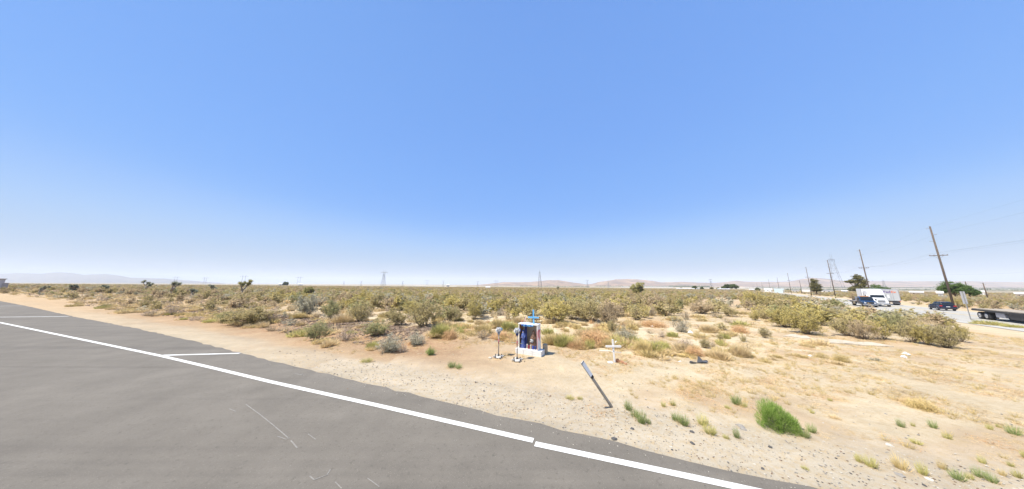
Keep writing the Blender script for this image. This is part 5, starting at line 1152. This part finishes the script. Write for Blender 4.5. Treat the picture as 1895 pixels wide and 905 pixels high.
# ------------------------------------------------------------------ vehicles (built pointing along +X)
M_tyre = mat("tyre_rubber", (.025, .025, .027), .8); M_rim = mat("bright_alloy", (.55, .55, .56), .3, .8, .05); M_wp = mat("white_truck_paint", (.80, .80, .80), .3, 0, .03); M_glass = mat("dark_vehicle_glass", (.02, .025, .03), .08); M_chrome = mat("chrome_grille", (.45, .46, .48), .25, .9, .1, 20); M_bk = mat("black_chassis", (.03, .03, .032), .6)
M_navyp = mat("dark_navy_paint", (.012, .022, .06), .25, .2, .05); M_bluep = mat("blue_car_paint", (.015, .05, .125), .25, .2, .05); M_tail = mat("red_tail_lamp", (.6, .02, .02), .3); M_head = mat("clear_headlamp", (.7, .72, .75), .15); M_plate = mat("number_plate", (.7, .7, .7), .5); M_deck = mat("flatbed_wood_deck", (.42, .35, .26), .8, 0, .25, 3); M_door = mat("trailer_rear_door", (.48, .49, .49), .5, 0, .05); M_frame = mat("grey_trailer_frame", (.34, .34, .37), .5, .3); M_or = mat("amber_lamp", (.8, .3, .03), .4)
M_purple = mat("purple_lettering", (.10, .02, .22), .5); M_orange = mat("orange_lettering", (.85, .16, .03), .5)
def wheel(parent, x, y, r, w_=.25, label=None):
    s_ = 1 if y > 0 else -1
    tr = MB(); tr.tube([(x, y-w_/2, r), (x, y-w_/2+.03, r), (x, y+w_/2-.03, r), (x, y+w_/2, r)], [r*.93, r, r, r*.93], 20); t_ = tr.build("wheel", M_tyre, parent)
    MB().tube([(x, y+s_*(w_/2+.001), r), (x, y+s_*(w_/2+.012), r)], [r*.58, r*.52], 16).build("rim", M_rim, t_); MB().tube([(x, y+s_*(w_/2+.01), r), (x, y+s_*(w_/2+.04), r)], [r*.16, r*.13], 10).build("hub", M_chrome, t_)
def body_loft(secs, name, m, parent, ytop=None):
    """secs: list of (x, half width, z bottom, z top, roof half width)"""
    rings = []
    for x, hw, z0, z1, rw in secs: rings.append([(x, -hw, z0), (x, hw, z0), (x, hw*1.0, z0+(z1-z0)*.55), (x, rw+(hw-rw)*.35, z1-(z1-z0)*.12), (x, rw*.9, z1), (x, -rw*.9, z1), (x, -rw-(hw-rw)*.35, z1-(z1-z0)*.12), (x, -hw, z0+(z1-z0)*.55)])
    return MB().loft(rings, 0, True, False).build(name, m, parent)
def box_part(name, parent, a, m, ch=0.0): return MB().box(*a, 0, None, ch).build(name, m, parent)
def vehicle(name, label, cat, p, px, toward, cx=0):
    loc = lane(px, p); h = math.atan2(HD[1], HD[0])+(math.pi if toward else 0); return thing(name, label, cat, (loc.x, loc.y, loc.z+.045), h)
# white tractor with high sleeper, coming towards the camera
v = vehicle("semi_truck", "white long nosed semi truck with high roof coming along the highway", "truck", 24.0, 1632, True)
box_part("chassis", v, (-7.6, -.3, -.45, .45, .55, .85), M_bk)
body_loft([(-4.4, 1.22, .95, 3.75, 1.2), (-4.35, 1.22, .95, 3.85, 1.2), (-2.6, 1.22, .95, 3.95, 1.18), (-1.9, 1.2, .95, 3.75, 1.1), (-1.35, 1.18, .95, 3.05, 1.0), (-1.28, 1.18, .95, 2.9, .98)], "cab", M_wp, v)
body_loft([(-1.3, 1.15, .75, 2.05, .85), (-.6, 1.08, .72, 1.98, .75), (.35, .98, .7, 1.80, .66), (.62, .9, .72, 1.55, .6)], "hood", M_wp, v)
MB().add([(-1.27, -1.0, 2.08), (-1.27, 1.0, 2.08), (-1.45, .93, 2.82), (-1.45, -.93, 2.82), (-1.12, -.98, 2.06), (-1.12, .98, 2.06), (-1.32, .9, 2.80), (-1.32, -.9, 2.80)], [(4, 5, 6, 7), (0, 3, 2, 1), (0, 1, 5, 4), (1, 2, 6, 5), (2, 3, 7, 6), (3, 0, 4, 7)]).build("windshield", M_glass, v)
for s_ in (-1, 1):
    box_part("side_window", v, (-2.25, -1.5, s_*1.205-.015, s_*1.205+.015, 2.05, 2.7), M_glass); box_part("side_window", v, (-3.3, -2.75, s_*1.222-.012, s_*1.222+.012, 2.2, 2.6), M_glass); dr = box_part("door", v, (-2.4, -1.42, s_*1.198-.01, s_*1.198+.012, 1.1, 2.02), M_wp); box_part("handle", dr, (-2.3, -2.12, s_*1.215-.01, s_*1.215+.012, 1.75, 1.8), M_bk)
    mr = MB().box(-1.05, -.93, s_*1.45-.12, s_*1.45+.12, 2.05, 2.75, 0, None, .01).build("mirror", M_wp, v); MB().tube([(-1.3, s_*1.15, 2.2), (-1.0, s_*1.4, 2.3)], .02, 5).build("mirror_arm", M_bk, mr)
    MB().lathe([(0, 0), (.3, 0), (.32, .03), (.32, 1.2), (.3, 1.23), (0, 1.23)], 14).build("fuel_tank", M_chrome, v); o = list(COL.objects)[-1]; o.rotation_euler = (0, -math.pi/2, 0); o.location = (-1.6, s_*.9, .8)
    box_part("headlight", v, (.42, .56, s_*.80-.14, s_*.80+.14, 1.0, 1.3), M_head); MB().tube([(-4.55, s_*.95, .9), (-4.55, s_*.95, 3.9)], .08, 8).build("exhaust_stack", M_chrome, v)
    box_part("cab_stripe", v, (-4.30, -4.05, s_*1.222-.003, s_*1.222+.004, 1.2, 3.3), M_frame)
    for k in range(3): box_part("marker_panel", v, (-3.9+.28*k, -3.74+.28*k, s_*1.222-.003, s_*1.222+.005, 2.8-.3*k, 2.95-.3*k), M_purple)
    wheel(v, -.15, s_*1.02, .52, .3); wheel(v, -5.4, s_*.95, .52, .55); wheel(v, -6.7, s_*.95, .52, .55)
for k in range(9): box_part("grille_bar", v, (.60, .66, -.50, .50, .98+k*.062, 1.01+k*.062), M_chrome)
box_part("grille", v, (.55, .60, -.54, .54, .93, 1.55), M_bk); box_part("bumper", v, (.30, .78, -1.12, 1.12, .42, .80), M_chrome, .03); box_part("number_plate", v, (.785, .80, -.16, .16, .5, .62), M_plate)
for k in range(5): box_part("roof_lamp", v, (-1.98, -1.9, -.8+k*.4-.06, -.8+k*.4+.06, 3.72, 3.80), M_or)
# its white trailer following behind
tq = vehicle("box_trailer", "plain white box trailer pulled close behind the white semi truck", "trailer", 24.0, 1632, True); M0 = Matrix.Rotation(tq.rotation_euler.z, 4, 'Z'); tq.location = Vector(tq.location)+(M0 @ Vector((-5.0, 0, 0)))
box_part("cargo_box", tq, (-3.6, 0, -1.28, 1.28, 1.2, 4.05), M_wp, .03); box_part("chassis", tq, (-3.4, -.2, -.5, .5, .85, 1.19), M_bk)
for s_ in (-1, 1):
    box_part("corner_post", tq, (-.06, .004, s_*1.28-.05, s_*1.28+.004, 1.2, 4.0), M_frame); wheel(tq, -2.6, s_*.98, .5, .5)
# parcel delivery trailer driving away, rear doors to the camera
v = vehicle("delivery_trailer", "parcel company trailer driving away, purple and orange lettering on its rear", "trailer", 28.6, 1653, False)
box_part("cargo_box", v, (0.12, 8.5, -1.28, 1.28, 1.15, 4.1), M_wp, .02); fr_ = box_part("rear_frame", v, (-.02, .119, -1.30, 1.30, 1.05, 4.12), M_frame)
for s_ in (-1, 1):
    dr = box_part("rear_door", v, (-.05, -.021, s_*.61-.585, s_*.61+.585, 1.18, 3.98), M_door); MB().tube([(-.08, s_*.3, 1.2), (-.08, s_*.3, 3.9)], .02, 6).build("lock_rod", M_frame, dr)
    box_part("tail_lamp", v, (-.05, -.0205, s_*1.24-.05, s_*1.24+.05, 1.08, 1.16), M_tail); box_part("tail_lamp", v, (-.05, -.0205, s_*1.1-.08, s_*1.1+.08, .95, 1.04), M_tail)
    for x in (1.3, 2.6): wheel(v, x, s_*1.0, .5, .5)
    box_part("mud_flap", v, (.55, .58, s_*1.0-.28, s_*1.0+.28, .25, 1.0), M_bk)
box_part("underride_guard", v, (0, .1, -1.15, 1.15, .5, .62), M_frame); box_part("chassis", v, (.2, 8, -.5, .5, .8, 1.14), M_bk)
def lettering(txt, m, parent, x, y, z, size):
    cu = bpy.data.curves.new("lettering", 'FONT'); cu.body = txt; cu.size = size; cu.extrude = .006; cu.offset = .012; cu.materials.append(m)
    t_ = bpy.data.objects.new("lettering", cu); COL.objects.link(t_); bpy.context.view_layer.update(); me = bpy.data.meshes.new_from_object(t_.evaluated_get(bpy.context.evaluated_depsgraph_get())); bpy.data.objects.remove(t_); o = bpy.data.objects.new("lettering", me); COL.objects.link(o); o.parent = parent; o.rotation_euler = (math.pi/2, 0, -math.pi/2); o.location = (x, y, z); return o
lettering("Fed", M_purple, v, -.062, .98, 3.14, .74); lettering("Ex", M_orange, v, -.062, -.13, 3.14, .74)
# dark crossover driving away
def crossover(label, p, px, toward, m, name="parked_car"):
    v = vehicle(name, label, "car", p, px, toward)
    body_loft([(0, .80, .42, .98, .78), (.06, .90, .30, 1.05, .85), (1.1, .93, .28, 1.08, .88), (3.4, .93, .28, 1.05, .88), (4.25, .88, .30, .92, .80), (4.6, .76, .42, .78, .66)], "body", m, v)
    body_loft([(.12, .84, 1.0, 1.12, .80), (.42, .80, 1.0, 1.60, .64), (1.0, .82, 1.0, 1.67, .66), (2.3, .82, 1.0, 1.64, .65), (3.15, .84, 1.0, 1.10, .80)], "cabin", M_glass, v)
    body_loft([(.40, .62, 1.605, 1.64, .58), (1.0, .66, 1.655, 1.71, .60), (2.2, .65, 1.64, 1.69, .58), (2.45, .62, 1.60, 1.63, .55)], "roof", m, v)
    MB().add([(.0, -.66, 1.06), (.0, .66, 1.06), (.26, .60, 1.50), (.26, -.60, 1.50), (.12, -.66, 1.05), (.12, .66, 1.05), (.36, .60, 1.48), (.36, -.60, 1.48)], [(3, 2, 1, 0), (4, 5, 6, 7), (0, 1, 5, 4), (1, 2, 6, 5), (2, 3, 7, 6), (3, 0, 4, 7)]).build("rear_window", M_glass, v)
    for s_ in (-1, 1):
        box_part("tail_lamp", v, (-.03, .16, s_*.72-.14, s_*.72+.14, .86, 1.02), M_tail); box_part("headlight", v, (4.35, 4.58, s_*.62-.14, s_*.62+.14, .62, .76), M_head)
        dr = box_part("door", v, (1.15, 2.15, s_*.932-.004, s_*.932+.006, .36, 1.0), m); box_part("handle", dr, (1.25, 1.42, s_*.95-.01, s_*.95+.012, .86, .90), M_chrome); box_part("door", v, (2.19, 3.2, s_*.932-.004, s_*.932+.006, .36, 1.0), m)
        box_part("pillar", v, (1.55, 1.63, s_*.80-.03, s_*.80+.03, 1.02, 1.62), m); box_part("mirror", v, (2.75, 2.9, s_*1.0-.1, s_*1.0+.06, 1.02, 1.16), m, .02); MB().tube([(.7, s_*.56, 1.72), (2.1, s_*.56, 1.71)], .018, 6).build("roof_rail", M_chrome, v)
        wheel(v, .95, s_*.84, .34, .22); wheel(v, 3.65, s_*.84, .34, .22)
    box_part("number_plate", v, (-.035, -.005, -.2, .2, .72, .84), M_plate); box_part("bumper", v, (-.06, .1, -.8, .8, .34, .56), M_bk, .03); v.scale = (.94, .96, .98); return v
crossover("dark navy crossover car driving away on the highway, left of the leaning pole", 29.0, 1757, False, M_navyp, "crossover_car")
# flatbed trailer at the right margin, heading right
v = vehicle("flatbed_trailer", "long empty black flatbed trailer cut by the right margin", "trailer", 25.4, 1838, True)
fb = [(.0, -8.6)]
box_part("deck", v, (0, 12.5, -1.25, 1.25, 1.32, 1.42), M_deck); box_part("deck_frame", v, (-.05, 12.6, -1.3, 1.3, 1.10, 1.315), M_bk); 
for y in (-.45, .45): box_part("main_beam", v, (.3, 12.2, y-.08, y+.08, .72, 1.095), M_bk)
for x in (1.15, 2.4):
    for s_ in (-1, 1): wheel(v, x, s_*.98, .5, .5)
box_part("tool_box", v, (4.2, 5.7, -1.24, -.70, .50, 1.09), M_frame, .02); box_part("tool_box", v, (4.2, 5.7, .70, 1.24, .50, 1.09), M_frame, .02); box_part("side_skirt", v, (6.4, 10.5, -1.22, -1.1, .42, 1.09), M_bk); box_part("side_skirt", v, (6.4, 10.5, 1.1, 1.22, .42, 1.09), M_bk)
for s_ in (-1, 1): box_part("mud_flap", v, (3.1, 3.14, s_*.98-.28, s_*.98+.28, .25, 1.05), M_bk); box_part("tail_lamp", v, (-.08, -.052, s_*.95-.12, s_*.95+.12, 1.15, 1.26), M_tail)
for k in range(5): box_part("stake_pocket", v, (1.2+k*2.4, 1.3+k*2.4, 1.302, 1.34, 1.12, 1.36), M_frame)
# blue flatbed tow truck in the near lane
v = vehicle("tow_truck", "blue cab flatbed tow truck partly hidden by bushes beside the white truck", "truck", 21.2, 1609, True)
body_loft([(-2.3, .98, .62, 2.15, .85), (-2.2, 1.0, .6, 2.3, .85), (-1.0, 1.0, .6, 2.25, .82), (-.35, 1.0, .6, 1.55, .9)], "cab", M_bluep, v); body_loft([(-.4, 1.0, .55, 1.5, .88), (.9, .92, .5, 1.38, .78), (1.05, .85, .55, 1.2, .7)], "hood", M_bluep, v)
MB().add([(-.34, -.86, 1.56), (-.34, .86, 1.56), (-.92, .76, 2.2), (-.92, -.76, 2.2), (-.28, -.86, 1.54), (-.28, .86, 1.54), (-.86, .76, 2.24), (-.86, -.76, 2.24)], [(4, 5, 6, 7), (0, 3, 2, 1), (0, 1, 5, 4), (1, 2, 6, 5), (2, 3, 7, 6), (3, 0, 4, 7)]).build("windshield", M_glass, v)
for s_ in (-1, 1):
    box_part("side_window", v, (-1.9, -.95, s_*.955-.012, s_*.955+.03, 1.55, 2.0), M_glass); box_part("mirror", v, (-.6, -.45, s_*1.2-.1, s_*1.2+.1, 1.5, 1.85), M_bk, .01); box_part("headlight", v, (.95, 1.08, s_*.65-.14, s_*.65+.14, .85, 1.05), M_head); wheel(v, .1, s_*.88, .42, .26); wheel(v, -5.6, s_*.85, .42, .5); box_part("door", v, (-2.05, -.8, s_*1.0-.004, s_*1.0+.01, .7, 1.48), M_bluep); box_part("wheel_arch", v, (-.42, .62, s_*.96-.04, s_*.96+.06, .88, .98), M_bk)
box_part("bumper", v, (.9, 1.2, -.98, .98, .42, .68), M_chrome, .02); box_part("grille", v, (1.03, 1.08, -.45, .45, .8, 1.15), M_bk); box_part("light_bar", v, (-1.9, -1.6, -.6, .6, 2.305, 2.42), M_or, .01); box_part("headboard", v, (-2.75, -2.65, -1.1, 1.1, 1.22, 2.2), M_frame)
box_part("bed", v, (-8.4, -2.64, -1.18, 1.18, 1.12, 1.215), M_deck); box_part("bed_frame", v, (-8.3, -2.4, -.9, .9, .8, 1.115), M_bk); box_part("bed_rail", v, (-8.4, -2.64, 1.181, 1.24, 1.08, 1.30), M_frame); box_part("bed_rail", v, (-8.4, -2.64, -1.24, -1.181, 1.08, 1.30), M_frame); box_part("winch", v, (-8.25, -7.5, -.5, .5, 1.22, 1.62), M_bk, .04); box_part("tool_box", v, (-4.6, -3.2, .85, 1.17, .5, 1.07), M_chrome, .02); box_part("tool_box", v, (-4.6, -3.2, -1.17, -.85, .5, 1.07), M_chrome, .02)

# ------------------------------------------------------------------ haze
M_haze = bpy.data.materials.new("haze"); M_haze.use_nodes = True; n = M_haze.node_tree; n.nodes.clear()
ou = n.nodes.new("ShaderNodeOutputMaterial"); pv = n.nodes.new("ShaderNodeVolumePrincipled"); pv.inputs["Color"].default_value = (.89, .935, 1.0, 1); pv.inputs["Density"].default_value = 8.5e-5; pv.inputs["Anisotropy"].default_value = 0
n.links.new(pv.outputs[0], ou.inputs["Volume"])
o = MB().box(-17500, 17500, -17500, 17500, -24, 420).build("haze", M_haze); o["kind"] = "stuff"; o["label"] = "pale desert haze over the whole plain"

# ------------------------------------------------------------------ labels of look-alikes: told apart by their order
ORD = ["leftmost", "second from left", "third from left", "fourth from left", "fifth from left", "sixth from left", "seventh from left", "eighth from left"]+[w_+" from left" for w_ in ("ninth", "tenth", "eleventh", "twelfth", "thirteenth", "fourteenth", "fifteenth", "sixteenth", "seventeenth", "eighteenth", "nineteenth", "twentieth")]
by = {}
for o in COL.objects:
    if o.parent is None and o.get("category") and o.get("label"): by.setdefault(o["label"], []).append(o)
for lab, L in by.items():
    if 1 < len(L) <= 20:
        L.sort(key=lambda o: (project(o.location) or (0,))[0])
        for i, o in enumerate(L):
            new = f"{lab}, {ORD[i]}" if i < len(L)-1 else f"{lab}, rightmost"
            if len(new.split()) <= 16: o["label"] = new
